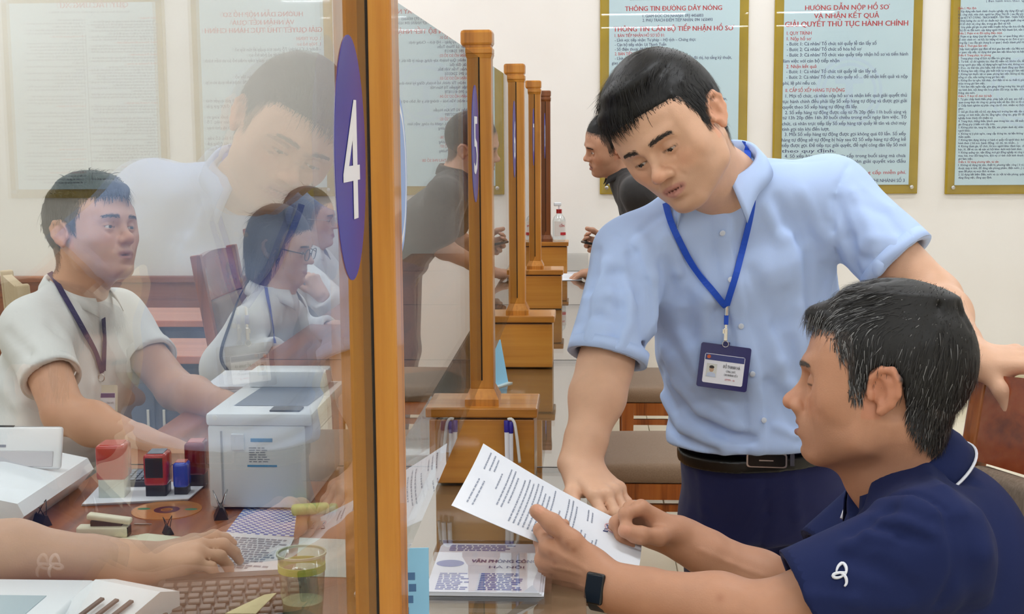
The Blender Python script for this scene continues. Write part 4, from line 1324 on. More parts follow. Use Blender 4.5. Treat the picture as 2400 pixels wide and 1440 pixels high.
# number stickers on the panes
M_BLUE = mat('sticker_blue', rgb(36, 34, 150), .35)
M_WHITE = mat('sticker_white', rgb(240, 240, 246), .4)
M_LBLUE = mat('sticker_rim', rgb(150, 176, 224), .4)
def sticker(y, z, digit, hw, hh, label, rim=False):
    o = empty('number_sticker', (.0042, y, z), label=label, cat='sticker', group='number stickers on the glass')
    pts = [(hw*math.cos(t), hh*math.sin(t)) for t in [i*math.tau/48 for i in range(48)]]
    Mx = Matrix(((0, 0, 1, 0), (1, 0, 0, 0), (0, 1, 0, 0), (0, 0, 0, 1)))
    MB().prism(pts, 0, .0004, M=Mx).build('oval', M_LBLUE if rim else M_BLUE, o)
    if rim:
        MB().prism([(a*.9, b*.9) for a, b in pts], .0004, .0006, M=Mx).build('rim', M_WHITE, o)
        MB().prism([(a*.8, b*.8) for a, b in pts], .0006, .0008, M=Mx).build('disc', M_LBLUE, o)
    if digit: text_mesh([(digit, -hw*.52, -hh*.5, hh*1.42, 'LEFT', .02, hw*1.0)], 'digit', M_WHITE, o, Matrix.Translation((.0009, 0, 0)) @ Mx)
for i, (dg) in enumerate('45678'):
    sticker(1.2*i+1.083, 1.352, dg, .070, .097, 'blue oval sticker with a white %s, %s' % (dg, ['largest and nearest, beside the nearest post', 'before the second post', 'before the third post', 'before the fourth post', 'before the fifth post'][i]))
sticker(1.355, 1.33, '', .06, .08, 'pale blue oval sticker on the second pane, just behind the nearest post', rim=True)
# ------------------------------------------------------------------ chairs
M_CHW = wood('chair_wood', rgb(118, 58, 16), rgb(166, 90, 32), rgb(184, 108, 46), axis=2, rough=.28)
M_CHB = wood('chair_board', rgb(104, 38, 14), rgb(150, 68, 30), rgb(170, 92, 50), axis=0, rough=.22, freq=.35, coat=.5)
M_FAB = noise_color('beige_upholstery', rgb(150, 124, 100), rgb(138, 112, 88), nscale=220, rough=.95, bump=.25, bscale=500, sheen=.3)
M_FAB2 = noise_color('grey_upholstery', rgb(148, 130, 112), rgb(128, 110, 92), scale=(1, 1, .2), nscale=240, rough=.95, bump=.25, bscale=500)

def cushion(lo, hi, r, name, m, parent, puff=.012):
    lo, hi = np.array(lo), np.array(hi)
    b = bmesh.new(); bmesh.ops.create_cube(b, size=1.0)
    s = hi-lo; c = (hi+lo)/2
    for v in b.verts: v.co = Vector([v.co[k]*s[k] for k in range(3)])+Vector(c)
    bmesh.ops.bevel(b, geom=b.edges[:], offset=r, segments=4, profile=.5, affect='EDGES')
    bmesh.ops.subdivide_edges(b, edges=[e for e in b.edges if e.calc_length() > .1], cuts=5, use_grid_fill=True)
    ax = int(np.argmin(s)); oth = [k for k in range(3) if k != ax]
    for v in b.verts:
        u = [(v.co[k]-c[k])/(s[k]/2) for k in oth]
        d = max(0, 1-u[0]**2)*max(0, 1-u[1]**2)
        v.co[ax] += puff*d*(1 if v.co[ax] > c[ax] else -.3)
    me = bpy.data.meshes.new(name); b.to_mesh(me); b.free()
    me.polygons.foreach_set('use_smooth', np.ones(len(me.polygons), dtype=bool))
    return mobj(name, me, m, parent)

def make_chair(label, loc, rz, group='upholstered wooden chairs', fabric=None, tilt=.16, board=None, frame=None):
    """faces local -x, origin on the floor under the seat"""
    o = empty('upholstered_chair', loc, rz, label, 'chair', group)
    fabric = fabric or M_FAB
    W, D, SH = .22, .22, .40
    for sx in (-1, 1):
        for sy in (-1, 1):
            m = MB()
            if sx < 0: m.frustum(0, SH, (.016, .016), (.022, .022), c=(sx*(D-.022), sy*(W-.022)))
            else: m.frustum(0, SH, (.016, .016), (.022, .022), c=(sx*(D-.022), sy*(W-.022)))
            m.build('leg', M_CHW, o)
    for sy in (-1, 1):
        MB().box((-D+.044, sy*(W-.012)-.010, SH-.045), (D-.044, sy*(W-.012)+.010, SH)).build('side_rail', M_CHW, o)
        MB().box((-D+.04, sy*(W-.022)-.008, .318), (D-.04, sy*(W-.022)+.008, .338)).build('stretcher', M_CHW, o)
    for sx in (-1, 1):
        MB().box((sx*(D-.012)-.010, -W+.044, SH-.045), (sx*(D-.012)+.010, W-.044, SH)).build('cross_rail', M_CHW, o)
    cushion((-D-.012, -W-.008, SH), (D, W+.008, SH+.055), .024, 'seat', fabric, o, .012)
    # back
    T = Matrix.Translation((D-.02, 0, SH-.02)) @ Matrix.Rotation(tilt, 4, 'Y')
    for sy in (-1, 1):
        MB().box((-.015, sy*(W-.02)-.016, 0), (.018, sy*(W-.02)+.016, .62), .004, M=T).build('back_post', frame or M_CHW, o)
    br = MB()
    b = bmesh.new(); n = 12; vs = []
    for k in range(n+1):
        u = -1+2*k/n; y = u*(W-.034); top = .62-.012*u*u
        for x in (-.012, .012):
            vs.append((b.verts.new((x+.012*(1-u*u), y, .47)), b.verts.new((x+.012*(1-u*u), y, top))))
    for k in range(n):
        a0, a1, c0, c1 = vs[2*k], vs[2*k+1], vs[2*k+2], vs[2*k+3]
        b.faces.new((a0[0], a0[1], c0[1], c0[0])); b.faces.new((a1[0], c1[0], c1[1], a1[1]))
        b.faces.new((a0[1], a1[1], c1[1], c0[1])); b.faces.new((a0[0], c0[0], c1[0], a1[0]))
    b.faces.new((vs[0][0], vs[1][0], vs[1][1], vs[0][1])); b.faces.new((vs[-2][0], vs[-2][1], vs[-1][1], vs[-1][0]))
    bmesh.ops.recalc_face_normals(b, faces=b.faces[:])
    br._merge(b, T); br.build('top_board', board or M_CHB, o, True, 40)
    p = cushion((-.03, -W+.036, .09), (.02, W-.036, .465), .018, 'back_cushion', fabric, o, .01)
    p.data.transform(T)
    return o
# ------------------------------------------------------------------ the standing man in the light blue shirt
SKIN_S = rgb(222, 176, 146)
M_BLUE_SHIRT = fabric('light_blue_cotton', rgb(190, 213, 254), wr=.12, wscale=6, sheen=.0)
M_NAVY_TR = fabric('navy_wool', rgb(34, 40, 92), weave=500, wr=.4, wscale=5)
M_BELT = mat('belt_leather', rgb(22, 20, 20), .35)
M_SHOE = mat('shoe_leather', rgb(26, 22, 20), .3)

def v3(*a): return np.array(a, float)

def standing_man():
    F = Frame([[-0.7103, -0.4126, -0.5703], [0.5704, -0.8121, -0.1228], [-0.4125, -0.4125, 0.8122]], [0.3376, 2.3364, 1.3665])
    nb = P(1692, 440, 2.47)
    o = dict(skin=SKIN_S, neck_base=nb, gaze=(0, 1, -.30), eye_z=-.0026, eye_open=.0017, beard=.25, lip=(.50, .21, .18), haircol=(.009, .0085, .009), hair_vol=.020, hair_len=.034,
             style='side', part=.45, side_short=.72, lift=.08, jit=.12, clumps=44, mouth_open=.0028, nose=1.06, brow_dark=.9, brow=1.1, hairline=-.002, lines=.9, fw=1.03, jw=1.08, nose_w=1.18,
             hair_lumps=[((.02, .070, .092), (.045, .030, .020)), ((-.005, .02, .118), (.06, .07, .022))],
             moles=[(-.052, .070, .030, .0028), (-.066, .035, .006, .002), (-.045, .066, -.045, .0018)], strand=.00042)
    shR, shL = P(1478, 600, 2.45), P(1945, 455, 2.54)
    elR, wrR = P(1418, 860, 2.37), P(1358, 1092, 2.27)
    elL, wrL = P(2190, 700, 2.43), P(2268, 842, 2.20)
    S = Sculpt(); sculpt_head(S, F, o)
    ch = P(1760, 700, 2.60)
    S.cap(nb, P(1695, 570, 2.535), .066, .076, .03); S.cap(shR, shL, .042, .042, .03)
    arm(S, shR, elR, wrR, (.054, .047, .039, .0285)); arm(S, shL, elL, wrL, (.054, .046, .039, .0285))
    fR = unit(P(1440, 1180, 2.19)-wrR)
    tips = sculpt_hand(S, wrR, fR, (-.75, -.45, .1), (-.1, -.1, -1), dict(s=1.0, curl=[(.35, .25, .15)]*4))
    fL = unit((.80, -.10, -.02))
    tips += sculpt_hand(S, wrL, fL, (.05, -1, -.25), (0, .15, -1), dict(s=1.02, curl=[(.35, .35, .25), (.4, .4, .25), (.45, .4, .25), (.5, .4, .3)], thumb=[(.50, .62, .50), (.42, .30, .78), (.40, .12, .85)]))
    body, V, N = finish_body(S, .0027, 'standing man in a light blue short-sleeved shirt, looking down at the papers', F, o, tips, hair_n=17000, seed=3)
    # shirt
    T = Sculpt()
    U = unit(shR-shL)
    belt = P(1800, 1062, 2.62)
    low, mid, up = P(1795, 1000, 2.61), P(1765, 800, 2.60), P(1725, 600, 2.55)
    U2 = unit(U*v3(1, 1, .25))
    T.loft(belt, low, (.178, .125), (.186, .132), U2, .03, endcap=.3)
    T.loft(low, mid, (.186, .132), (.178, .122), U2, .04)
    T.loft(mid, up, (.178, .122), (.188, .112), U, .05)
    T.loft(up, P(1705, 520, 2.53), (.186, .108), (.130, .085), U, .05)
    T.cap(shL, nb+v3(0, .01, -.01), .060, .066, .05); T.cap(shR, nb+v3(0, .01, -.02), .058, .066, .05)
    endR = shR+(elR-shR)*.93; endL = shL+(elL-shL)*.68
    sR = sleeve(shR, endR, .068, .071, .058); sL = sleeve(shL, endL, .070, .073, .058)
    group_prim(T, sR, .035); group_prim(T, sL, .035)
    # neck opening
    T.cap(nb-unit(F.t-nb)*.01, F.t, .063, .066, .012, 's')
    T.plane(P(1800, 1063, 2.49), P(1800, 1180, 2.62)-P(1800, 1074, 2.62), .004)
    px_folds(T, [
        ([(1480, 600), (1500, 690), (1512, 780)], .010, -0.0119), ([(1500, 560), (1530, 650), (1535, 740)], .012, 0.0102),
        ([(1515, 800), (1545, 880), (1580, 960)], .012, -0.0102), ([(1560, 820), (1590, 900), (1640, 960), (1720, 1000)], .012, 0.0153),
        ([(1556, 860), (1600, 950), (1680, 1010), (1760, 1030)], .010, -0.0136), ([(1550, 930), (1600, 1000), (1690, 1045)], .012, 0.0136),
        ([(1555, 985), (1620, 1040), (1680, 1056)], .008, -0.0102), ([(1600, 790), (1640, 870), (1660, 960)], .016, 0.0085),
        ([(1850, 560), (1870, 720), (1880, 900)], .016, 0.0102), ([(1900, 600), (1905, 760), (1900, 900)], .012, -0.0102), ([(1940, 560), (1945, 640), (1930, 760)], .012, 0.0119),
        ([(1800, 900), (1850, 960), (1880, 1030)], .012, -0.0102), ([(1760, 640), (1820, 760), (1850, 880)], .014, -0.0068),
        ([(1560, 620), (1600, 700), (1620, 800)], .016, -0.0085), ([(1640, 600), (1660, 700), (1650, 800)], .016, 0.0068),
        ([(1960, 470), (1990, 560), (2010, 640)], .010, -0.0102), ([(2000, 450), (2050, 560), (2060, 640)], .010, 0.0056), ([(1985, 560), (2020, 610), (2080, 600)], .009, -0.0056),
        ([(1420, 620), (1400, 700), (1380, 790)], .010, 0.0085), ([(1450, 640), (1450, 720), (1440, 800)], .009, -0.0085), ([(1480, 690), (1475, 760), (1450, 810)], .008, 0.0085), ([(1400, 590), (1385, 680), (1360, 760)], .009, -0.0068),
        ([(1990, 385), (1962, 440), (1952, 520), (1962, 600), (1985, 640)], .0045, -0.0050), ([(1440, 548), (1490, 590), (1518, 660), (1525, 750), (1515, 800)], .0045, -0.0050),
        ([(1790, 480), (1830, 560), (1840, 660)], .014, 0.0050), ([(1820, 470), (1870, 560), (1890, 640)], .012, -0.0050), ([(1880, 450), (1920, 540), (1930, 600)], .012, 0.0055), ([(1560, 560), (1590, 640), (1600, 720)], .011, 0.0060), ([(1600, 580), (1640, 660), (1690, 760)], .012, -0.0050), ([(1530, 760), (1580, 850), (1620, 900)], .011, 0.0070),
        ([(1350, 760), (1400, 740), (1470, 760)], .010, -0.0050), ([(1370, 700), (1430, 690), (1500, 720)], .010, 0.0055), ([(1390, 650), (1440, 640), (1500, 660)], .010, -0.0045), ([(2010, 480), (2070, 500), (2120, 560)], .011, -0.0033), ([(2030, 440), (2090, 490), (2140, 560)], .011, 0.0033), ([(2000, 600), (2040, 560), (2100, 560)], .010, 0.0033),
        ([(1620, 820), (1680, 930), (1740, 1010)], .012, 0.0060), ([(1800, 760), (1830, 850), (1870, 940)], .014, 0.0060), ([(1850, 800), (1880, 900), (1890, 1000)], .012, -0.0060), ([(1820, 1000), (1870, 1020), (1900, 1040)], .009, 0.0060),
        ([(1770, 380), (1850, 375), (1930, 372)], .005, -0.0043), ([(1480, 560), (1540, 510), (1580, 490)], .006, -0.0051)])
    T.noise(.0013, 45, seed=2)
    T.strip(resample(hits(T, [(1690, 520), (1700, 600), (1722, 700), (1745, 800), (1766, 890), (1788, 985), (1775, 1050)]), 10), .016, .0052)
    sh, SV, SF = sculpt_obj(T, .0043, 'short_sleeved_shirt', M_BLUE_SHIRT, body, smooth=1)
    cuff(endR-unit(elR-shR)*.001, elR-shR, .0705, M_BLUE_SHIRT, sh); cuff(endL-unit(elL-shL)*.001, elL-shL, .0725, M_BLUE_SHIRT, sh)
    cf = frame_from((-.30, -.90, -.25), unit(unit(F.t-nb)*.7+v3(-.1, -.25, 1)), nb+v3(-.008, -.016, .028))
    collar(cf, M_BLUE_SHIRT, sh, r=(.070, .074), leaf=.040, tip=.072, gap=.50, rise=.034, flare=.018, tipout=.03)
    # buttons
    M_BTN = mat('pearl_button', rgb(222, 230, 244), .2)
    for bx, by in ((1692, 545), (1712, 655), (1736, 764), (1763, 876), (1789, 985)):
        c = hit(T, bx, by); g = sgrad(T, c)[0]
        m = MB(); m.cyl(c+g*.002, c+g*.0046, .0052, seg=18, bev=.0008); m.build('button', M_BTN, sh, True, 40)
    pin = hit(T, 1752, 470); g = unit(v3(.25, -.95, .1))
    # trousers
    Tr = Sculpt()
    hipc = P(1812, 1190, 2.68)
    Tr.loft(P(1800, 1010, 2.625), hipc, (.176, .127), (.182, .128), U2, .03, endcap=.2)
    fl, fr_ = hipc+v3(.13, .36, -hipc[2]), hipc+v3(-.07, .36, -hipc[2])
    hl, hr = hipc+v3(.085, 0, -.02), hipc+v3(-.085, 0, -.02)
    kl, kr = hl+v3(.03, .02, -.37), hr+v3(.0, .02, -.37)
    legs(Tr, hl, hr, kl, kr, fl+v3(0, 0, .09), fr_+v3(0, 0, .09), (.098, .075, .062), .04)
    Tr.plane(P(1800, 1046, 2.49), P(1800, 1070, 2.62)-P(1800, 1180, 2.62), .003)
    px_folds(Tr, [([(1640, 1100), (1650, 1200), (1660, 1320)], .008, .005), ([(1790, 1110), (1800, 1200), (1780, 1290)], .006, -.005), ([(1860, 1110), (1870, 1220), (1880, 1330)], .008, .004), ([(1700, 1320), (1760, 1290), (1830, 1300)], .01, -.006)])
    tr, _, _ = sculpt_obj(Tr, .008, 'trousers', M_NAVY_TR, body)
    for p in (fl, fr_): shoe(p*v3(1, 1, 0), (-.2, -1, 0), M_SHOE, body)
    # belt with buckle
    Bs = Sculpt(); a, b = P(1800, 1028, 2.622), P(1801, 1056, 2.624)
    Bs.loft(a+(a-b)*.8, b+(b-a)*.8, (.1795, .1315), (.1810, .1325), U2, .01)
    Bs.plane(a, a-b, .002); Bs.plane(b, b-a, .002)
    bl, _, _ = sculpt_obj(Bs, .004, 'belt', M_BELT, body, smooth=0)
    c = hit(Bs, 1797, 1079); g = unit(v3(-.10, -.99, .08)); xx = unit(np.cross(v3(0, 0, 1), g)); zz = np.cross(g, xx)
    Mx = frame_matrix(c+g*.001, xx, zz, g)
    rr = []
    for sx, sy in ((1, 1), (-1, 1), (-1, -1), (1, -1)):
        for k in range(6):
            t = {(1, 1): 0, (-1, 1): 1, (-1, -1): 2, (1, -1): 3}[(sx, sy)]*math.pi/2+k/5*math.pi/2
            rr.append((sx*.030+.007*math.cos(t), sy*.0085+.005*math.sin(t)))
    MB().prism(rr, 0, .004, M=Mx).build('buckle_rim', M_STEEL, bl)
    MB().prism([(x*.92, y_*.84) for x, y_ in rr], .004, .0052, M=Mx).build('buckle_plate', mat('buckle_black', rgb(14, 14, 15), .2), bl)
    MB().box((-.014, -.0012, .0052), (.012, .0012, .006), M=Mx).build('buckle_emblem', M_STEEL, bl)
    c2 = hit(Bs, 1856, 1076); g2 = unit(v3(.12, -.99, .08)); x2 = unit(np.cross(v3(0, 0, 1), g2))
    MB().box((-.004, -.013, 0), (.004, .013, .0035), M=frame_matrix(c2, x2, np.cross(g2, x2), g2)).build('belt_keeper', M_STEEL, bl)
    return T, body, pin, F

T_S, BODY_S, PIN_S, F_S = standing_man()

# lanyard and badge of the standing man
M_LANY = mat('lanyard_blue', rgb(28, 84, 208), .6); M_PVC = mat('badge_navy_vinyl', rgb(34, 32, 96), .3)
M_CARD = mat('card_white', rgb(236, 236, 242), .4); M_CHROME = mat('chrome', (.75, .75, .75), .15, metal=1.0)
def badge(root, c, xx, zz, g, wd, ht, holder, band, photo_skin, lines, clear=False):
    Mx = frame_matrix(c, xx, zz, g)
    def rr(hw, hh, r):
        o = []
        for q, (sx, sy) in enumerate(((1, 1), (-1, 1), (-1, -1), (1, -1))):
            for k in range(5):
                t = (q+k/4)*math.pi/2; o.append((sx*(hw-r)+r*math.cos(t), sy*(hh-r)+r*math.sin(t)))
        return o
    h = MB().prism(rr(wd/2, ht/2, .004), 0, .003, M=Mx).build('holder', holder, root)
    cw, ch = wd*.80, ht*.66; cy = -ht*.06
    MB().prism([(x, y_+cy) for x, y_ in rr(cw/2, ch/2, .003)], .003, .0036, M=Mx).build('card', M_CARD, h)
    MB().box((-cw/2+.001, cy+ch/2-ch*.22, .0036), (cw/2-.001, cy+ch/2-.001, .0039), M=Mx).build('card_header', band, h)
    MB().cyl((-cw*.40, cy+ch*.39, .0039), (-cw*.40, cy+ch*.39, .0042), .0034, seg=14, M=Mx).build('card_crest', mat('crest_red', rgb(206, 96, 40), .5), h)
    px, py = -cw*.30, cy-ch*.06
    MB().box((px-cw*.13, py-ch*.24, .0036), (px+cw*.13, py+ch*.22, .0038), M=Mx).build('portrait_backing', mat('portrait_bg', rgb(214, 214, 206), .5), h)
    MB().sphere((px, py+ch*.03, .0038), (cw*.058, ch*.10, .0004), M=Mx).build('portrait_face', mat('portrait_skin', photo_skin, .6), h)
    MB().sphere((px, py+ch*.10, .0038), (cw*.062, ch*.06, .0006), M=Mx).build('portrait_hair', mat('portrait_hair', rgb(50, 42, 38), .6), h)
    MB().prism([(px-cw*.12, py-ch*.23), (px+cw*.12, py-ch*.23), (px+cw*.10, py-ch*.11), (px, py-ch*.06), (px-cw*.10, py-ch*.11)], .0038, .0043, M=Mx).build('portrait_shirt', mat('portrait_shirt', rgb(196, 206, 226), .6), h)
    for (s, x, y_, sz, w_, mm) in lines:
        text_mesh([(s, x*cw, cy+y_*ch, sz*ch, 'LEFT', .02, w_*cw)], 'card_lettering', mm, h, Mx @ Matrix.Translation((0, 0, .0041)))
    return h

def lanyard_S():
    root = empty('lanyard_badge', tuple(hit(T_S, 1700, 860)), label='bright blue lanyard with a navy badge holder on the light blue shirt', cat='badge')
    inv = Matrix.Translation(-Vector(root.location))
    objs = []
    def strap(pts, wd):
        h, g = surf_strap(T_S, pts)
        objs.append(ribbon('strap', h, g, wd, .0012, M_LANY, root, off=.004))
    strap([(1742, 338), (1762, 380), (1766, 440), (1758, 500), (1742, 570), (1722, 650), (1703, 712)], .0115)
    strap([(1562, 480), (1568, 510), (1580, 545), (1610, 600), (1650, 655), (1688, 705), (1702, 716)], .0115)
    c = hit(T_S, 1703, 728); g = unit(v3(-.12, -.98, .12)); dn = unit(P(1700, 820, c[1])-P(1703, 728, c[1])); xx = unit(np.cross(g, -dn)) ; 
    xx = unit(np.cross(-dn, g)); zz = -dn
    Mx = frame_matrix(c+g*.006, xx, zz, g)
    objs.append(MB().cyl((0, .008, 0), (0, -.009, 0), .0035, seg=12, M=Mx).build('crimp', M_CHROME, root, True, 40))
    objs.append(MB().box((-.004, -.026, -.002), (.004, -.008, .002), .001, M=Mx).build('strap_loop', M_LANY, root))
    objs.append(MB().box((-.0035, -.056, -.002), (.0035, -.032, .002), .0015, M=Mx).box((-.002, -.034, -.0015), (.002, -.024, .0015), M=Mx).box((-.0055, -.042, -.001), (-.003, -.034, .003), M=Mx).build('swivel_clip', M_CHROME, root))
    rg = [(.0055*math.cos(t), -.061+.0055*math.sin(t), 0) for t in [i*math.tau/18 for i in range(18)]]
    objs.append(MB().tube(rg, .0007, 6, M=Mx, closed=True).build('ring', M_CHROME, root, True))
    ctr = hit(T_S, 1693, 862)
    xb = unit(P(1757, 817, 2.45)-P(1636, 801, 2.45)); g2 = unit(v3(-.15, -.96, .22)); g2 = unit(g2-xb*(g2 @ xb)); zb = np.cross(g2, xb)
    objs.append(badge(root, ctr+g2*.020, xb, zb, g2, .0905, .080, M_PVC, mat('card_band', rgb(48, 56, 120), .4), rgb(196, 160, 130),
          [('ĐỖ THANH HÀ', -.02, .06, .15, .42, mat('card_ink', rgb(40, 40, 48), .5)), ('CÔNG CHỨC', .06, -.08, .10, .24, mat('card_ink', rgb(40, 40, 48), .5)), ('CHI NHÁNH SỐ 3', .02, -.20, .10, .34, mat('card_ink', rgb(40, 40, 48), .5)), ('1/TTPV - 36', .06, -.36, .09, .24, M_RED)]))
    Mt = frame_matrix(ctr+g2*.020, xb, zb, g2)
    objs.append(MB().box((-.006, .036, .0005), (.006, .046, .0025), .001, M=Mt).build('holder_tab', M_PVC, root))
    for ob in objs: ob.matrix_local = inv
    # lapel pin
    pc = PIN_S
    p = MB(); p.cyl(pc+v3(0, -.006, 0), pc+v3(.0, -.012, .001), .0075, seg=20, bev=.001)
    po = p.build('lapel_pin', M_CHROME, None, True, 40); tag(po, 'small round silver pin on the light blue shirt collar', 'pin')
    po.data.materials.clear(); po.data.materials.append(mat('pin_silver', (.6, .58, .52), .3, metal=1.0))
lanyard_S()

# ------------------------------------------------------------------ the seated man in the navy polo shirt
SKIN_M = rgb(196, 144, 114)
M_POLO = fabric('navy_polo', rgb(25, 36, 80), weave=900, wr=.25, wscale=6, sheen=.02)
M_WSTRIPE = mat('white_stripe', rgb(228, 230, 238), .6)
def seated_man():
    F = Frame([[0.3037, -0.9515, 0.0498], [0.9458, 0.3074, 0.1044], [-0.1146, 0.0154, 0.9933]], [0.6055, 1.9274, 1.0121], 1.06)
    nb = P(2105, 1118, 1.95)
    o = dict(skin=SKIN_M, neck_base=nb, gaze=(0, .9, -.4), eye_z=-.004, eye_open=.0, beard=.28, haircol=(.020, .019, .019), hair_vol=.014, hair_len=.026, style='side', part=.1,
             side_short=.45, lift=.10, clumps=50, grey=.10, grey_front=.55, nose=1.12, nose_w=1.3, brow_dark=.45, brow=1.25, lines=1.6, scalp=.97, jit=.15, mouth_open=.0030, fw=1.0, jw=1.06, strand=.00042, lipf=.0045, nose_f=.006,
             hair_lumps=[((0, .07, .090), (.045, .035, .018)), ((0, -.02, .118), (.06, .075, .016))], browcol=(.09, .08, .07), lip=(.30, .13, .11), moles=[(-.055, .055, -.030, .0022)])
    shc = nb+v3(.012, 0, -.052); Rv = unit((.05, 1, 0))
    shL, shR = shc-Rv*.185, shc+Rv*.165+v3(.035, 0, -.035)
    elL, wrL = P(1800, 1452, 1.75), P(1425, 1376, 1.83)
    elR, wrR = P(1862, 1410, 2.06), P(1585, 1258, 2.06)
    S = Sculpt(); sculpt_head(S, F, o)
    chest, waist, pel = shc+v3(.035, 0, -.10), v3(.735, 1.96, .60), v3(.755, 1.97, .47)
    S.cap(nb, chest, .06, .06, .03); S.cap(shL, shR, .045, .045, .03)
    arm(S, shL, elL, wrL, (.054, .046, .040, .0295)); arm(S, shR, elR, wrR, (.054, .046, .040, .0290))
    kn = P(1262, 1310, 1.875)
    fL = unit(kn-wrL); nL = unit(v3(.05, .85, .35)); tL = np.cross(nL, fL)
    tips = sculpt_hand(S, wrL, fL, tL, nL, dict(s=1.06, curl=[(.75, 1.15, .6), (.95, 1.2, .7), (1.05, 1.2, .7), (1.1, 1.2, .7)], thumb=[(.78, .55, -.05), (.90, .40, .05), (.95, .32, .05)], thumb_nail=tL*.3+v3(.2, -.6, .5)))
    fR = unit(P(1478, 1212, 2.03)-wrR); nR = unit(v3(-.20, -.62, -.70)); tR = np.cross(fR, nR)
    tips += sculpt_hand(S, wrR, fR, tR, nR, dict(s=1.02, curl=[(.65, 1.15, .8), (.95, 1.2, .7), (1.1, 1.2, .7), (1.2, 1.2, .7)], thumb=[(.70, .35, .55), (.95, .05, .30), (.98, -.12, .10)], thumb_nail=v3(-.2, -.75, .6)))
    # veins and tendons on the back of the near hand
    px_folds(S, [([(1255, 1290), (1300, 1330), (1360, 1345)], .0028, .0016), ([(1270, 1370), (1320, 1378), (1370, 1380)], .0028, .0016), ([(1285, 1285), (1330, 1310), (1380, 1340)], .003, .0012), ([(1640, 1290), (1710, 1320), (1790, 1350)], .004, .0016)])
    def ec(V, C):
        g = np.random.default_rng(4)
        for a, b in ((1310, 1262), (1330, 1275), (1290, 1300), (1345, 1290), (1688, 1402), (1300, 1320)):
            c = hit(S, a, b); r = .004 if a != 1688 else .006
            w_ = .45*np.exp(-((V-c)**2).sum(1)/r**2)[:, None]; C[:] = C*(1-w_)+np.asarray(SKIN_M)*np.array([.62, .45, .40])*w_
    body, V, N = finish_body(S, .0027, 'seated man in a navy polo shirt, holding the printed sheet', F, o, tips, ec, hair_n=19000, seed=8)
    T = Sculpt()
    T.loft(pel+v3(0, 0, -.06), waist, (.165, .125), (.168, .128), Rv, .04)
    T.loft(waist, chest, (.168, .128), (.182, .118), Rv, .05)
    T.loft(chest, shc+v3(.008, 0, 0), (.182, .118), (.140, .085), Rv, .05)
    T.ell(shc+v3(.085, 0, -.06), (.085, .16, .12), None, .06)
    T.cap(shL, nb+v3(.012, 0, -.02), .064, .062, .05); T.cap(shR, nb+v3(.012, 0, -.02), .064, .062, .05)
    eL = shL+(elL-shL)*.78; eR = shR+(elR-shR)*.66
    group_prim(T, sleeve(shL, eL, .080, .074, .062), .035); group_prim(T, sleeve(shR, eR, .080, .074, .062), .035)
    T.cap(nb-unit(F.t-nb)*.012, F.t, .060, .066, .01, 's')
    T.cap(P(2000, 1185, 1.95), P(1975, 1150, 1.93), .020, .045, .01, 's')
    px_folds(T, [([(2080, 1165), (2150, 1158), (2210, 1195), (2235, 1270), (2240, 1340), (2200, 1420)], .0055, -.010),
                 ([(2060, 1180), (2130, 1180), (2190, 1200)], .012, .008), ([(2050, 1215), (2110, 1225), (2180, 1250)], .010, .008), ([(2060, 1240), (2120, 1250), (2170, 1265)], .008, -.007),
                 ([(2000, 1250), (2040, 1220), (2090, 1195)], .009, -.008), ([(1985, 1280), (2030, 1255), (2080, 1260)], .009, .007), ([(1980, 1310), (2060, 1330), (2140, 1380)], .012, -.006), ([(1900, 1400), (2000, 1410), (2120, 1420)], .010, .006),
                 ([(2200, 1060), (2240, 1120), (2280, 1130)], .010, -.007), ([(2170, 1090), (2215, 1150), (2260, 1200)], .012, .006), ([(2290, 1200), (2310, 1300), (2310, 1400)], .016, .006), ([(2250, 1240), (2270, 1340), (2265, 1430)], .014, -.006)])
    sh, _, _ = sculpt_obj(T, .0044, 'polo_shirt', M_POLO, body)
    cuff(eL-unit(elL-shL)*.001, elL-shL, .0745, M_POLO, sh, .03); cuff(eR-unit(elR-shR)*.001, elR-shR, .0745, M_POLO, sh, .03)
    cf = frame_from((-.92, -.05, -.40), unit(unit(F.t-nb)*.6+v3(-.28, 0, 1)), nb+v3(.004, 0, .020))
    collar(cf, M_POLO, sh, r=(.066, .070), leaf=.052, tip=.070, gap=.40, rise=.030, flare=.026, trim=M_WSTRIPE)
    # logo embroidered on the near sleeve
    lg = MB()
    for pts in ([(1960, 1342), (1963, 1330), (1975, 1320), (1984, 1332), (1984, 1344), (1979, 1352)], [(1984, 1344), (1970, 1344), (1955, 1346), (1949, 1352), (1955, 1357), (1968, 1356), (1978, 1350)], [(1966, 1344), (1978, 1348), (1984, 1358), (1984, 1370), (1979, 1376)]):
        h = resample(hits(T, pts), 16); g = sgrad(T, h)
        lg.tube(h+g*.0022, [.0012+.0011*math.sin(math.pi*i/15) for i in range(16)], 6)
    lg.build('sleeve_emblem', M_WSTRIPE, sh, True)['kind'] = 'stuff'
    Tr = Sculpt()
    Tr.loft(pel+v3(0, 0, .03), pel+v3(0, 0, -.03), (.165, .13), (.17, .14), Rv, .03)
    hl, hr = pel+v3(-.03, -.09, -.0), pel+v3(-.03, .09, -.0)
    kl, kr = hl+v3(-.30, -.03, .02), hr+v3(-.30, .04, .02)
    legs(Tr, hl, hr, kl, kr, kl+v3(.08, 0, -.38), kr+v3(.08, 0, -.38), (.085, .066, .055))
    tr, _, _ = sculpt_obj(Tr, .010, 'trousers', fabric('dark_trousers', rgb(34, 36, 44)), body)
    for k in (kl, kr): shoe((k+v3(.08, 0, 0))*v3(1, 1, 0), (-1, 0, 0), M_SHOE, body)
    return S, T, body, wrL, elL, fL
SK_M, T_M, BODY_M, WR_M, EL_M, FL_M = seated_man()

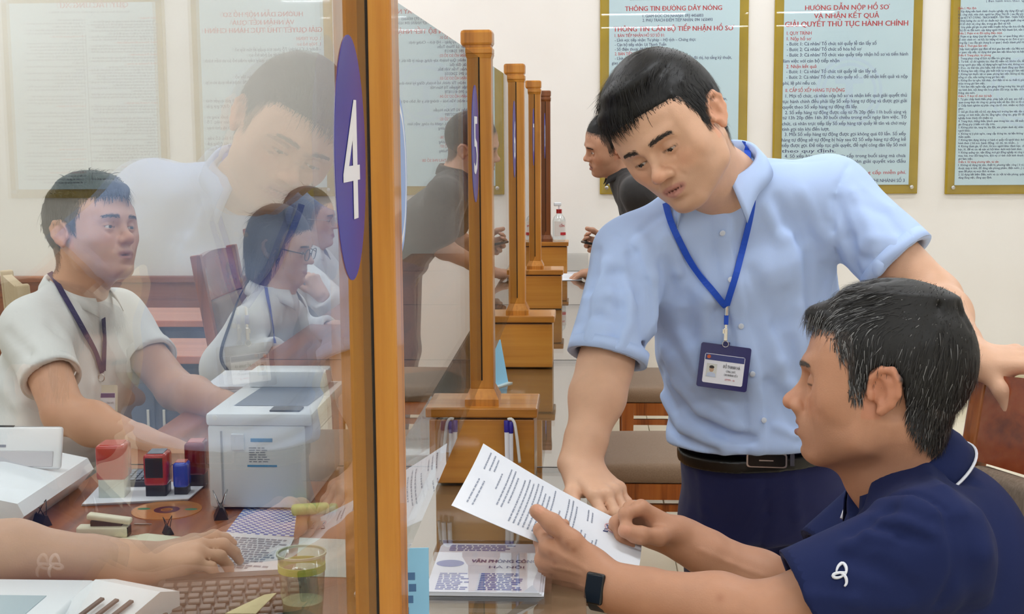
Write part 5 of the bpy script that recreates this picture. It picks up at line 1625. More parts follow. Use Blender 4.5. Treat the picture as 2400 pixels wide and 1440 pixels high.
def watch():
    c = hit(SK_M, 1394, 1372); ax = unit(EL_M-WR_M)
    q = WR_M+ax*((c-WR_M) @ ax)                      # on the arm's axis
    g = unit(c-q); g = unit(g*.8+v3(-.35, -.7, .05)); g = unit(g-ax*(g @ ax)); s = np.cross(ax, g)
    o = empty('smartwatch', tuple(q), label='black smartwatch on the seated man\'s wrist beside the sheet', cat='watch')
    Mx = frame_matrix(np.zeros(3), s, ax, g)
    n = 40; ra, rb = .0345, .0315
    def ring(w0, w1, k):
        V = []; f = []
        for rr, yy in ((k, -1), (k, 1), (k-.0025, 1), (k-.0025, -1)):
            for i in range(n):
                t = math.tau*i/n; wd = w0+(w1-w0)*(.5+.5*math.sin(t))
                V.append(((ra+rr)*math.cos(t), yy*wd*.5, (rb+rr)*math.sin(t)))
        for j in range(4):
            for i in range(n): f.append((j*n+i, j*n+(i+1) % n, ((j+1) % 4)*n+(i+1) % n, ((j+1) % 4)*n+i))
        return V, f
    V, f = ring(.018, .022, .0015)
    m = MB(); m.poly(V, f, M=Mx); b = m.build('strap', mat('watch_strap', rgb(52, 54, 60), .55), o, True, 40)
    MB().box((-.0215, -.0135, rb-.001), (.0215, .0135, rb+.0085), .004, 3, M=Mx).build('case', mat('watch_case', rgb(20, 20, 24), .25), o, True, 50)
    MB().box((-.0185, -.0110, rb+.0084), (.0185, .0110, rb+.0090), .0003, 1, M=Mx).build('screen', mat('watch_screen', rgb(16, 28, 42), .35, spec=.2), o)
watch()

# ------------------------------------------------------------------ the other people
def simple_person(label, F, o, J, cloth, skin_h=.0038, hands=None, shirt_h=.006, seed=1, hair_n=3500, group='people at the counter'):
    """J: joints nb, shL, shR, elL, elR, wrL, wrR, chest, waist, pel (+ knees, ankles); cloth: dict of garment choices"""
    o['neck_base'] = J['nb']
    S = Sculpt(); sculpt_head(S, F, o)
    S.cap(J['nb'], J['chest'], .055, .055, .03); S.cap(J['shL'], J['shR'], .04, .04, .03)
    ar = cloth.get('arm', (.050, .043, .036, .0265))
    tips = []
    for sd_ in 'LR':
        arm(S, J['sh'+sd_], J['el'+sd_], J['wr'+sd_], ar)
        f, n, ho = hands[sd_]; f = unit(f); n = unit(np.asarray(n, float)-f*np.dot(n, f))
        t = np.cross(n, f) if sd_ == 'L' else np.cross(f, n)
        tips += sculpt_hand(S, J['wr'+sd_], f, t, n, ho)
    body, V, N = finish_body(S, skin_h, label, F, o, tips, seed=seed, hair_n=hair_n, hair_voxel=.004, group=group)
    T = Sculpt(); U = J['U']; tw = cloth.get('tw', (.165, .12)); cw = cloth.get('cw', (.178, .115))
    low = J['pel']+(J['pel']-J['waist'])*cloth.get('drop', .2)
    T.loft(low, J['waist'], tw, tw, U, .04); T.loft(J['waist'], J['chest'], tw, cw, U, .05)
    top = (J['shL']+J['shR'])/2
    T.loft(J['chest'], top, cw, (cw[0]*.78, cw[1]*.75), U, .05)
    for sd_ in 'LR': T.cap(J['sh'+sd_], J['nb']+v3(0, 0, -.02), cloth.get('shr', .060), .060, .05)
    fr = cloth.get('sleeve', .62); cuffs = []
    for sd_ in 'LR':
        sh_, el_, wr_ = J['sh'+sd_], J['el'+sd_], J['wr'+sd_]
        if fr <= 1:
            e = sh_+(el_-sh_)*fr; group_prim(T, sleeve(sh_, e, cloth.get('sr', .068), cloth.get('sr2', .066), .051), .03); cuffs.append((e, el_-sh_, cloth.get('sr2', .066)+.0005))
        else:
            e = el_+(wr_-el_)*(fr-1); T.cap(sh_, el_, cloth.get('sr', .066), cloth.get('sr2', .064), .03)
            group_prim(T, sleeve(el_, e, cloth.get('sr2', .064), .045, .034), .03); cuffs.append((e, wr_-el_, .046))
    T.cap(J['nb']-unit(F.t-J['nb'])*.01, F.t, .058, .064, .01, 's')
    if cloth.get('folds'): px_folds(T, cloth['folds'])
    T.noise(cloth.get('crumple', .0022), 34, seed=seed)
    so, _, _ = sculpt_obj(T, shirt_h, cloth['name'], cloth['mat'], body)
    for e, ax, r in cuffs: cuff(e-unit(ax)*.001, ax, r, cloth.get('cuff', cloth['mat']), so, .022)
    cf = frame_from(J['fwd'], unit(unit(F.t-J['nb'])*.6+v3(0, 0, 1)+np.asarray(J['fwd'])*.2), J['nb']+v3(0, 0, .014))
    collar(cf, cloth['mat'], so, r=(.062, .066), leaf=.040, tip=.062, gap=.40, rise=.030, flare=.018)
    Tr = Sculpt()
    Tr.loft(J['pel']+v3(0, 0, .05), J['pel']+v3(0, 0, -.03), (tw[0]*.97, tw[1]*.97), (tw[0], tw[1]*1.04), U, .03)
    legs(Tr, J['hipL'], J['hipR'], J['knL'], J['knR'], J['anL'], J['anR'], (.085, .066, .055))
    sculpt_obj(Tr, .010, 'trousers', cloth['trousers'], body)
    for a in ('anL', 'anR'): shoe(J[a]*v3(1, 1, 0), J['fwd'], M_SHOE, body)
    return S, T, body, so

def seat_joints(pel, fwd, right):
    fwd, right = unit(fwd), unit(right)
    hl, hr = pel-right*.09+fwd*.02, pel+right*.09+fwd*.02
    kl, kr = hl+fwd*.38-right*.02, hr+fwd*.38+right*.02
    dn = v3(0, 0, -(pel[2]-.06))
    return dict(hipL=hl, hipR=hr, knL=kl, knR=kr, anL=kl+dn, anR=kr+dn)

HAND = dict(s=.96, curl=[(.35, .4, .25), (.4, .4, .25), (.45, .4, .25), (.5, .4, .25)])

def black_shirt_man():
    F = Frame([[-0.2575, -0.9487, -0.1837], [0.9306, -0.1923, -0.3113], [0.26, -0.2512, 0.9324]], [0.2816, 5.5004, 1.3133])
    o = dict(skin=rgb(206, 156, 128), gaze=(0, 1, 0), eye_open=.0026, haircol=(.016, .015, .015), hair_vol=.012, hair_len=.024, lift=.15, strand=.0006, side_short=.7, mouth_open=.005, lines=1.8, beard=.2, hairline=.004, nose_w=1.15)
    fwd, U = unit((-1, -.05, 0)), unit((-.05, 1, 0))
    nb = P(1470, 408, 5.52)
    shc = nb+v3(.03, 0, -.07)
    J = dict(nb=nb, fwd=fwd, U=U, shL=shc-U*.19, shR=shc+U*.19, chest=shc+v3(.08, 0, -.12), waist=v3(.54, 5.56, .96), pel=v3(.60, 5.58, .86))
    J.update(elL=P(1545, 560, 5.48), wrL=P(1410, 632, 5.70), elR=P(1500, 560, 5.92), wrR=P(1432, 580, 5.86))
    J.update(hipL=J['pel']-U*.09, hipR=J['pel']+U*.09, knL=v3(.58, 5.46, .45), knR=v3(.60, 5.72, .45), anL=v3(.62, 5.45, .08), anR=v3(.66, 5.72, .08))
    cl = dict(name='black_polo_shirt', mat=fabric('charcoal_polo', rgb(52, 50, 50), wr=.4), trousers=fabric('dark_jeans', rgb(32, 46, 88), weave=400), sleeve=.72, drop=.9)
    hands = dict(L=((-.85, .35, -.25), (0, .1, -1), dict(s=.98, curl=[(.15, .2, .1)]*4)), R=((-.8, -.1, .1), (-.3, -.7, .4), dict(s=.98, curl=[(.7, .9, .5)]*4)))
    S, T, b, so = simple_person('man in a black shirt leaning over the far counter desk', F, o, J, cl, hands=hands, seed=11)
    ph = P(1392, 572, 5.80)
    p = empty('phone', tuple(ph), label='black phone in the hand of the man in the black shirt', cat='phone'); p.rotation_euler = (0, .18, .25)
    MB().box((-.05, -.035, -.005), (.05, .035, .005), .004).build('case', mat('phone_black', rgb(20, 20, 22), .25), p)
    MB().box((-.045, -.031, .005), (.045, .031, .0055)).build('screen', mat('phone_glass', rgb(12, 12, 14), .05), p)
black_shirt_man()

M_WSHIRT = fabric('white_cotton', rgb(236, 236, 234), wr=.32, wscale=7)
M_DARKTR = fabric('dark_trousers', rgb(34, 36, 44))
M_PURPLE = mat('lanyard_dark', rgb(46, 38, 92), .6)
def clerk_white():
    F = Frame([[-0.4566, 0.8819, -0.1175], [-0.8837, -0.4343, 0.1746], [0.1029, 0.1836, 0.9776]], [-0.9389, 3.0587, 1.1467])
    o = dict(skin=rgb(206, 158, 130), gaze=(-.1, 1, -.05), eye_open=.0021, haircol=(.010, .0095, .010), hair_vol=.017, hair_len=.036, side_short=.8, lift=.2, mouth_open=.0036, beard=.15, nose_w=1.1, fw=1.02,
             hair_lumps=[((0, .075, .088), (.045, .03, .022)), ((0, .0, .118), (.06, .07, .018))])
    nb = P(180, 690, 3.10); U = unit((-.28, -.96, 0)); fwd = unit((.96, -.28, 0))
    shR, shL = P(75, 770, 2.98), P(270, 742, 3.30)
    shc = (shR+shL)/2
    J = dict(nb=nb, fwd=fwd, U=U, shR=shR, shL=shL, chest=shc+v3(-.02, 0, -.13), waist=P(110, 1000, 3.05), pel=P(95, 1120, 3.05))
    J.update(elR=P(150, 968, 2.80), wrR=P(385, 1058, 2.62), elL=P(412, 915, 3.10), wrL=P(560, 965, 2.85))
    J.update(seat_joints(v3(J['pel'][0], J['pel'][1], .50), fwd, U))
    cl = dict(name='short_sleeved_shirt', mat=M_WSHIRT, trousers=M_DARKTR, sleeve=.62, sr=.072, sr2=.064, tw=(.170, .125), cw=(.19, .12), arm=(.052, .045, .038, .0275), crumple=.003,
              folds=[([(120, 760), (170, 880), (190, 1000)], .014, -.007), ([(200, 800), (215, 900), (215, 1040)], .012, .008), ([(20, 780), (70, 830), (100, 860)], .012, -.005), ([(0, 900), (50, 950), (90, 1050)], .016, .010), ([(280, 780), (310, 830), (330, 870)], .010, -.008)])
    hands = dict(L=((.7, -.5, -.1), (.1, .1, -1), HAND), R=((.9, -.35, -.12), (0, .2, -1), HAND))
    S, T, b, so = simple_person('seated clerk in a white short-sleeved shirt, seen through the glass on the left', F, o, J, cl, hands=hands, skin_h=.0034, shirt_h=.0055, seed=21, hair_n=6000)
    root = empty('lanyard_badge', tuple(hit(T, 235, 900)), label='dark purple lanyard with a clear badge on the white-shirted clerk', cat='badge')
    inv = Matrix.Translation(-Vector(root.location)); ob = []
    def strap(pts, m, wd=.013):
        h, g = surf_strap(T, pts, y0=2.2)
        ob.append(ribbon('strap', h, g, wd, .0012, m, root, off=.006))
    strap([(120, 645), (150, 700), (190, 770), (222, 830), (235, 875)], M_PURPLE); strap([(237, 745), (240, 800), (238, 870)], M_PURPLE)
    c = hit(T, 248, 942, y0=2.2); g2 = unit(v3(.35, -.92, .15)); xb = unit(np.cross(v3(.06, 0, 1), g2)); zb = np.cross(g2, xb)
    ob.append(badge(root, c+g2*.012, xb, zb, g2, .052, .078, mat('clear_holder', rgb(222, 216, 196), .15), mat('card_band_purple', rgb(70, 60, 130), .4), rgb(196, 160, 130), [('CÔNG CHỨC', .02, .0, .12, .4, M_GREYI)]))
    c3 = hit(T, 238, 885, y0=2.2)
    ob.append(MB().tube([c3+g2*.008+v3(.007*math.cos(t), -.002, .009*math.sin(t)) for t in [i*math.tau/16 for i in range(16)]], .0012, 6, closed=True).build('ring', M_CHROME, root, True))
    for x in ob: x.matrix_local = inv
    pk = [(272, 850), (318, 842), (322, 905), (278, 910)]
    return T
clerk_white()

def glasses(F, label, rim, r=.0008, col=None, shape=1.0):
    o = empty('eyeglasses', tuple(F((0, .10, 0))), label=label, cat='glasses')
    inv = Matrix.Translation(-Vector(o.location)); m = MB(); ob = []
    for sx in (-1, 1):
        pts = []
        for i in range(28):
            t = math.tau*i/28; cx, sz = math.cos(t), math.sin(t)
            pts.append(F((sx*.033+.0235*math.copysign(abs(cx)**.8, cx), .1085-.002*abs(cx), -.001+.0185*shape*math.copysign(abs(sz)**.8, sz))))
        ob.append(MB().tube(pts, r, 6, closed=True).build('rim', rim, o, True))
        ctr = np.mean(pts, axis=0)
        ob.append(MB().poly(pts, [tuple(range(28))]).build('lens', pane_mat('lens_glass', (.97, .97, .97)), o))
        ob.append(MB().tube([F((sx*.056, .106, .004)), F((sx*.074, .085, .006)), F((sx*.079, .0, .008)), F((sx*.080, -.02, -.004))], r*1.1, 6).build('temple_arm', rim, o, True))
    ob.append(MB().tube([F((-.0105, .108, .002)), F((0, .111, .005)), F((.0105, .108, .002))], r*1.1, 6).build('bridge', rim, o, True))
    for x in ob: x.matrix_local = inv
    return o

HL_LONG = np.array([-.20, -.20, -.20, -.20, -.20, -.20, -.20, -.10, -.05, -.02, .005, .030, .055, .066, .074, .080])
def woman(label, F, J, seed, o2=None, cl2=None, hands=None):
    o = dict(skin=rgb(222, 178, 152), gaze=(0, 1, -.1), eye_open=.0034, beard=0, haircol=(.018, .014, .013), hair_vol=.014, hair_len=.06, side_short=-.3, lift=.05, style='long', nose=.92, brow=.8, lines=.4, lip=(.42, .14, .13),
             fw=.96, jw=.90, brow_dark=.6, hl_z=HL_LONG, hair_lumps=[((0, -.075, -.01), (.060, .045, .075))], long=[((-.06, -.02, .02), (-.055, -.035, -.07), .026, .020), ((.06, -.02, .02), (.055, -.035, -.07), .026, .020), ((0, -.07, 0), (0, -.07, -.10), .05, .035)], s_=.95)
    o.update(o2 or {})
    cl = dict(name='white_blouse', mat=M_WSHIRT, trousers=M_DARKTR, sleeve=1.86, tw=(.135, .105), cw=(.150, .110), shr=.05, sr=.062, sr2=.066, arm=(.040, .034, .030, .022), crumple=.004)
    cl.update(cl2 or {})
    return simple_person(label, F, o, J, cl, hands=hands, seed=seed, hair_n=3000)

def clerk_glasses():
    Y = 4.25
    F = frame_from((.97, -.12, -.20), (0.05, 0, 1), P(657, 580, Y), .95)
    fwd, U = unit((.97, -.15, 0)), unit((-.15, -.97, 0))
    nb = P(640, 690, Y); shc = nb+v3(-.015, 0, -.07)
    J = dict(nb=nb, fwd=fwd, U=U, shR=shc+U*.155, shL=shc-U*.155, chest=shc+v3(-.05, 0, -.11), waist=P(560, 900, Y), pel=P(545, 960, Y))
    J.update(elR=P(520, 862, 4.10), wrR=P(668, 828, 4.0), elL=P(700, 800, 4.45), wrL=P(790, 770, 4.4))
    J.update(seat_joints(v3(J['pel'][0], J['pel'][1], .48), fwd, U))
    hands = dict(L=((.9, -.1, -.1), (0, .1, -1), dict(s=.86, curl=[(.4, .4, .3)]*4)), R=((.95, -.05, .05), (0, .1, -1), dict(s=.88, curl=[(.35, .5, .3)]*4)))
    S, T, b, so = woman('seated woman in a white blouse with dark piping and dark-rimmed glasses', F, J, 31, hands=hands)
    glasses(F, 'dark-rimmed round glasses on the woman in the piped blouse', mat('dark_rim', rgb(40, 38, 42), .3), .0016)
    mp = mat('piping_dark', rgb(66, 74, 92), .6)
    for pts in ([(588, 652), (560, 700), (540, 760), (518, 820), (516, 850), (545, 880), (572, 900)],):
        h, g = surf_strap(T, pts, y0=3)
        ribbon('piping', h, g, .009, .003, mp, so, off=.001)
    root = empty('lanyard_badge', tuple(hit(T, 632, 740, y0=3)), label='thin blue lanyard on the woman in the piped blouse', cat='badge')
    h, g = surf_strap(T, [(622, 668), (628, 710), (636, 760), (642, 805)], y0=3)
    r_ = ribbon('strap', h, g, .010, .001, mat('lanyard_violet', rgb(70, 84, 178), .6), root, off=.004); r_.matrix_local = Matrix.Translation(-Vector(root.location))
clerk_glasses()

def clerk_far():
    Y = 5.5
    F = frame_from((.98, -.05, -.05), (0, 0, 1), P(728, 515, Y), .95)
    fwd, U = unit((.97, -.1, 0)), unit((-.1, -.97, 0))
    nb = P(716, 585, Y); shc = nb+v3(.0, 0, -.06)
    J = dict(nb=nb, fwd=fwd, U=U, shR=shc+U*.155, shL=shc-U*.155, chest=shc+v3(-.03, 0, -.11), waist=P(690, 740, Y), pel=P(680, 790, Y))
    J.update(elR=P(800, 735, 5.3), wrR=P(752, 690, 5.25), elL=P(840, 720, 5.6), wrL=P(900, 700, 5.5))
    J.update(seat_joints(v3(J['pel'][0], J['pel'][1], .48), fwd, U))
    hands = dict(L=((.9, -.1, -.1), (0, .1, -1), dict(s=.86)), R=((-.5, .0, .85), (-.3, .2, .1), dict(s=.86, curl=[(.9, 1.2, .7)]*4)))
    woman('farthest seated woman in white, face in profile beside the blue oval sticker', F, J, 41, hands=hands, o2=dict(lip=(.45, .08, .09)))
    glasses(F, 'thin-rimmed glasses on the farthest seated woman', mat('thin_rim', (.6, .55, .5), .3, metal=1.0), .0010)
clerk_far()

def clerk_near():
    el, wr = P(-90, 1290, 1.80), P(322, 1322, 1.80)
    F = frame_from((.95, .1, -.35), (.15, 0, 1), v3(-1.06, 1.98, 1.17))
    fwd, U = unit((.97, .1, 0)), unit((.1, -.97, 0))
    nb = v3(-1.10, 1.98, 1.03); shc = nb+v3(-.01, 0, -.06)
    J = dict(nb=nb, fwd=fwd, U=U, shR=shc+U*.18, shL=shc-U*.18, chest=shc+v3(-.03, 0, -.12), waist=v3(-1.16, 1.98, .68), pel=v3(-1.18, 1.98, .52), elR=el, wrR=wr, elL=v3(-1.10, 2.24, .84), wrL=v3(-.95, 2.10, .80))
    J.update(seat_joints(J['pel'], fwd, U))
    o = dict(skin=rgb(208, 166, 138), haircol=(.014, .013, .013), hair_vol=.014, hair_len=.03)
    cl = dict(name='short_sleeved_shirt', mat=M_WSHIRT, trousers=M_DARKTR, sleeve=.6, arm=(.050, .045, .038, .027))
    fR = P(470, 1296, 1.84)-wr
    hands = dict(L=((.9, -.3, -.1), (0, .1, -1), HAND), R=(fR, (.1, .25, -1), dict(s=.94, curl=[(-.05, .5, .35), (.15, .6, .4), (.30, .7, .4), (.4, .8, .4)], spread=(.16, .03, -.08, -.2), thumb=[(.72, .62, .15), (.9, .35, .2), (.98, .15, .1)])))
    simple_person('clerk at the near desk, only a bare forearm and hand reach into view', F, o, J, cl, hands=hands, seed=51, skin_h=.0038, shirt_h=.009, hair_n=800)
clerk_near()
make_chair('upholstered chair in front of the second desk, mostly behind the standing man', (.46, 3.92, 0), 0)
make_chair('upholstered chair in front of the third desk, beside the dark jeans', (.53, 5.05, 0), 0)
ct = P(2312, 905, 2.2)
make_chair('upholstered chair with a glossy board back, occupied by the man in navy', (.65, 1.89, 0), .45, fabric=M_FAB2)
M_BEIGE = noise_color('pale_beige_cover', rgb(206, 184, 150), rgb(196, 172, 138), nscale=60, rough=.9)
make_chair('pale beige chair behind the white-shirted clerk', (-1.12, 3.62, 0), math.pi+.5, board=M_BEIGE, frame=M_BEIGE, fabric=M_BEIGE, tilt=.05)
make_chair('dark wooden chair behind the woman in the piped blouse', (-.74, 4.42, 0), math.pi-.02)
make_chair('chair of the farthest seated woman', (-.88, 5.62, 0), math.pi)
make_chair('chair of the near clerk, out of view on the left', (-1.22, 1.98, 0), math.pi)
# ------------------------------------------------------------------ things on the desks
def D(px, py, z=.75):
    """survey helper: the point of the horizontal plane z seen at a pixel of the photograph"""
    d = _F + (px-1200.0)/F_PX*_R + (720.0-py)/F_PX*_U
    return CAM + d*((z-CAM[2])/d[2])

M_PWHITE = mat('printer_white', rgb(242, 246, 250), .35); M_PGREY = mat('printer_grey', rgb(120, 132, 150), .4); M_DGREY = mat('dark_grey_plastic', rgb(52, 56, 62), .35)
M_BLACKP = mat('black_plastic', rgb(18, 18, 20), .3); M_PAPER = noise_color('office_paper', rgb(238, 240, 246), rgb(232, 235, 242), nscale=12, rough=.8)
M_INKG = mat('print_grey', rgb(150, 156, 172), .8); M_INKB = mat('print_blue', rgb(92, 108, 176), .8)
M_REDP = mat('red_plastic', rgb(176, 24, 26), .22, coat=.4); M_DRED = mat('dark_red_plastic', rgb(128, 16, 26), .2, coat=.4); M_BLUEP = mat('blue_plastic', rgb(28, 70, 196), .22, coat=.4)
M_CLEARP = mat('stamp_clear_base', rgb(206, 214, 206), .12)

def print_rows(m, x0, x1, y0, y1, rows, rng, z, gap=.35, ragged=.25, Mx=None):
    """rows of word-sized bars standing for print too small to read"""
    dy = (y1-y0)/rows
    b = bmesh.new()
    for r in range(rows):
        x = x0; yb = y1-(r+1)*dy; h = dy*(1-gap)
        xe = x1-(x1-x0)*rng.uniform(0, ragged)
        while x < xe:
            wd = rng.uniform(.004, .013)
            if x+wd > xe: break
            b.faces.new([b.verts.new(v) for v in ((x, yb, z), (x+wd, yb, z), (x+wd, yb+h, z), (x, yb+h, z))]); x += wd+.0022
    m._merge(b, Mx)

def desk_frame(c, ang): return Matrix.Translation(c) @ Matrix.Rotation(ang, 4, 'Z')

# held sheet -------------------------------------------------------
def held_sheet():
    A, B, C, Dd = P(1133, 1040, 2.04), P(1058, 1185, 1.845), P(1494, 1352, 1.905), P(1500, 1243, 2.09)
    def s(u, v):                              # u along the page (A->D), v across (A->B)
        p = (A*(1-u)+Dd*u)*(1-v)+(B*(1-u)+C*u)*v
        n = unit(np.cross(Dd-A, B-A)); n = n if n[2] > 0 else -n
        return p+n*(.010*math.sin(math.pi*v)*(1-.3*u)-.006*math.sin(math.pi*u)), n
    root = empty('printed_sheet', tuple((A+C)/2), label='white printed sheet held by the seated man in navy', cat='paper')
    inv = Matrix.Translation(-Vector(root.location))
    nu, nv = 20, 14; V = []
    for i in range(nu+1):
        for j in range(nv+1): V.append(s(i/nu, j/nv)[0])
    n0 = len(V)
    for i in range(nu+1):
        for j in range(nv+1): p, n = s(i/nu, j/nv); V.append(p-n*.0004)
    f = []
    for k, o in ((0, 0), (n0, 1)):
        for i in range(nu):
            for j in range(nv):
                q = (k+i*(nv+1)+j, k+(i+1)*(nv+1)+j, k+(i+1)*(nv+1)+j+1, k+i*(nv+1)+j+1); f.append(q if o else q[::-1])
    ob = mobj('sheet', np_mesh('sheet', V, f, True), M_PAPER, root); ob.matrix_local = inv
    g = random.Random(3); bm = bmesh.new()
    def bar(u0, u1, v0, v1, m_bm=bm):
        vs = []
        for u, v in ((u0, v0), (u1, v0), (u1, v1), (u0, v1)):
            p, n = s(u, v); vs.append(m_bm.verts.new(p+n*.0006))
        m_bm.faces.new(vs)
    rows = [(.06, .10, .42), (.09, .10, .42), (.06, .58, .92), (.09, .60, .90), (.115, .62, .86), (.16, .40, .66), (.20, .22, .84), (.225, .22, .84), (.25, .30, .74)]
    rows += [(.29+.026*k, .10, g.uniform(.72, .94)) for k in range(8)]+[(.52, .12, .55), (.56, .12, .88), (.585, .12, .9), (.61, .12, .8), (.66, .10, .4), (.685, .10, .36), (.68, .6, .86), (.705, .6, .84), (.73, .12, .3), (.75, .12, .34)]
    for u, v0, v1 in rows:
        v = v0
        while v < v1:
            wv = g.uniform(.018, .055); bar(u-.0038, u+.0038, 1-min(v+wv, v1), 1-v); v += wv+.011
    me = bpy.data.meshes.new('printed_lines'); bm.to_mesh(me); bm.free()
    o = mobj('printed_lines', me, M_INKG, root); o.matrix_local = inv; o['kind'] = 'stuff'
    # signature and seal
    sg = MB()
    def path(pts, r): sg.tube([s(u, v)[0]+s(u, v)[1]*.0009 for u, v in pts], r, 4)
    path([(.78, .42), (.80, .36), (.79, .30), (.83, .33), (.82, .26), (.86, .28), (.85, .20), (.89, .24), (.90, .16)], .0006)
    path([(.775, .46), (.80, .44)], .0009)
    o = sg.build('signature', mat('pen_ink', rgb(70, 76, 130), .6), root); o.matrix_local = inv
    se = MB(); se.tube([s(.83+.05*math.cos(t), .33+.09*math.sin(t))[0]+s(.83, .33)[1]*.0011 for t in [i*math.tau/24 for i in range(24)]], .0006, 4, closed=True)
    o = se.build('seal', mat('seal_pink', rgb(226, 170, 178), .7), root); o.matrix_local = inv
held_sheet()

# plastic sleeve with forms on the ledge ---------------------------
def forms_sleeve():
    a, b, c = D(985, 1383, .76), D(1240, 1380, .76), D(1000, 1268, .76)
    root = empty('document_sleeve', tuple(a*v3(1, 1, 0)+v3(0, 0, .7505)), label='clear plastic sleeve of blue-printed forms lying on the ledge under the held sheet', cat='folder')
    wx, wy = b[0]-a[0], c[1]-a[1]
    for k in range(3):
        MB().box((.004+.002*k, .004, .002*k), (wx+.02-.003*k, wy, .002*k+.0018)).build('form_sheet', M_PAPER, root)
    m = MB(); g = random.Random(5)
    print_rows(m, .018, wx*.46, .012, .085, 10, g, .0061); print_rows(m, wx*.52, wx*.96, .012, .085, 10, g, .0061)
    print_rows(m, .02, wx*.9, .185, .215, 4, g, .0061)
    m.build('printed_columns', M_INKB, root)['kind'] = 'stuff'
    m = MB(); m.sphere((.028, .125, .0062), (.020, .016, .0006)); m.build('printed_oval_logo', mat('logo_blue', rgb(70, 92, 170), .6), root)
    text_mesh([('VĂN PHÒNG CÔNG CHỨNG', .058, .13, .019, 'LEFT', .03, wx*.92), ('HÀ NỘI', .085, .105, .014, 'LEFT', .02, .05)], 'heading', mat('print_navy', rgb(50, 60, 130), .7), root, Matrix.Translation((0, 0, .0063)))
    MB().box((0, 0, .0075), (wx+.03, wy+.01, .0079)).build('clear_film', pane_mat('film', (.97, .97, .98), r0=.06), root)
forms_sleeve()

# blue card stand at the foot of the nearest post -------------------
q = D(985, 1440)
cs = empty('card_stand', (-.030, 1.60, .75), label='small light blue card stand at the foot of the nearest post', cat='stand'); cs.rotation_euler = (0, 0, .1)
MB().box((-.028, 0, .002), (.028, .002, .115), .0005, M=Matrix.Rotation(-.25, 4, 'X')).build('card', mat('card_blue', rgb(140, 196, 224), .5), cs)
MB().box((-.030, -.012, 0), (.030, .055, .003)).build('base', M_CLEARP, cs)
m = MB(); print_rows(m, -.018, .018, .02, .09, 5, random.Random(9), 0, Mx=Matrix.Rotation(-.25, 4, 'X') @ Matrix.Translation((0, -.0004, 0)) @ Matrix.Rotation(math.pi/2, 4, 'X')); m.build('card_print', mat('card_ink_blue', rgb(70, 110, 150), .6), cs)['kind'] = 'stuff'

# pens tied to the pedestal ----------------------------------------
M_PENW = mat('pen_white', rgb(232, 232, 240), .3); M_PENB = mat('pen_cap_blue', rgb(40, 34, 148), .3); M_STRING = mat('cotton_string', rgb(228, 226, 222), .9)
def pen(px, py0, py1, y, lean, label):
    t, b = P(px, py0, y), P(px+lean, py1, y-.004)
    o = empty('pen', tuple(b), label=label, cat='pen', group='pens tied to the pedestal'); d = unit(t-b); L = np.linalg.norm(t-b)
    Mx = Vector(d).to_track_quat('Z', 'Y').to_matrix().to_4x4()
    MB().cyl((0, 0, 0), (0, 0, L*.72), .0042, seg=12, M=Mx).build('barrel', M_PENW, o, True, 40)
    MB().cyl((0, 0, L*.70), (0, 0, L), .0048, .0046, seg=12, bev=.0008, M=Mx).build('cap', M_PENB, o, True, 40)
def string(px, pts, y, label):
    ps = resample([P(a, b, y) for a, b in pts], 24)
    o = MB().tube(ps, .0028, 6).build('pen_string', M_STRING, None, True); tag(o, label, 'string', 'pen strings on the pedestal')
yp = 2.340
pen(1040, 987, 1062, yp, -3, 'left pen of the pair hung at the pedestal\'s left, white with a blue cap')
pen(1052, 984, 1060, yp+.002, -1, 'right pen of the pair hung at the pedestal\'s left, white with a blue cap')
pen(1187, 986, 1078, yp, 2, 'left pen of the pair hung at the pedestal\'s right, white with a blue cap')
pen(1197, 988, 1082, yp+.002, 1, 'right pen of the pair hung at the pedestal\'s right, white with a blue cap')
string(1040, [(1026, 1062), (1031, 1010), (1038, 983), (1050, 979), (1054, 986)], yp, 'white string holding the two pens at the pedestal\'s left')
string(1195, [(1190, 984), (1198, 979), (1206, 990), (1212, 1030), (1218, 1085)], yp, 'white string holding the two pens at the pedestal\'s right')

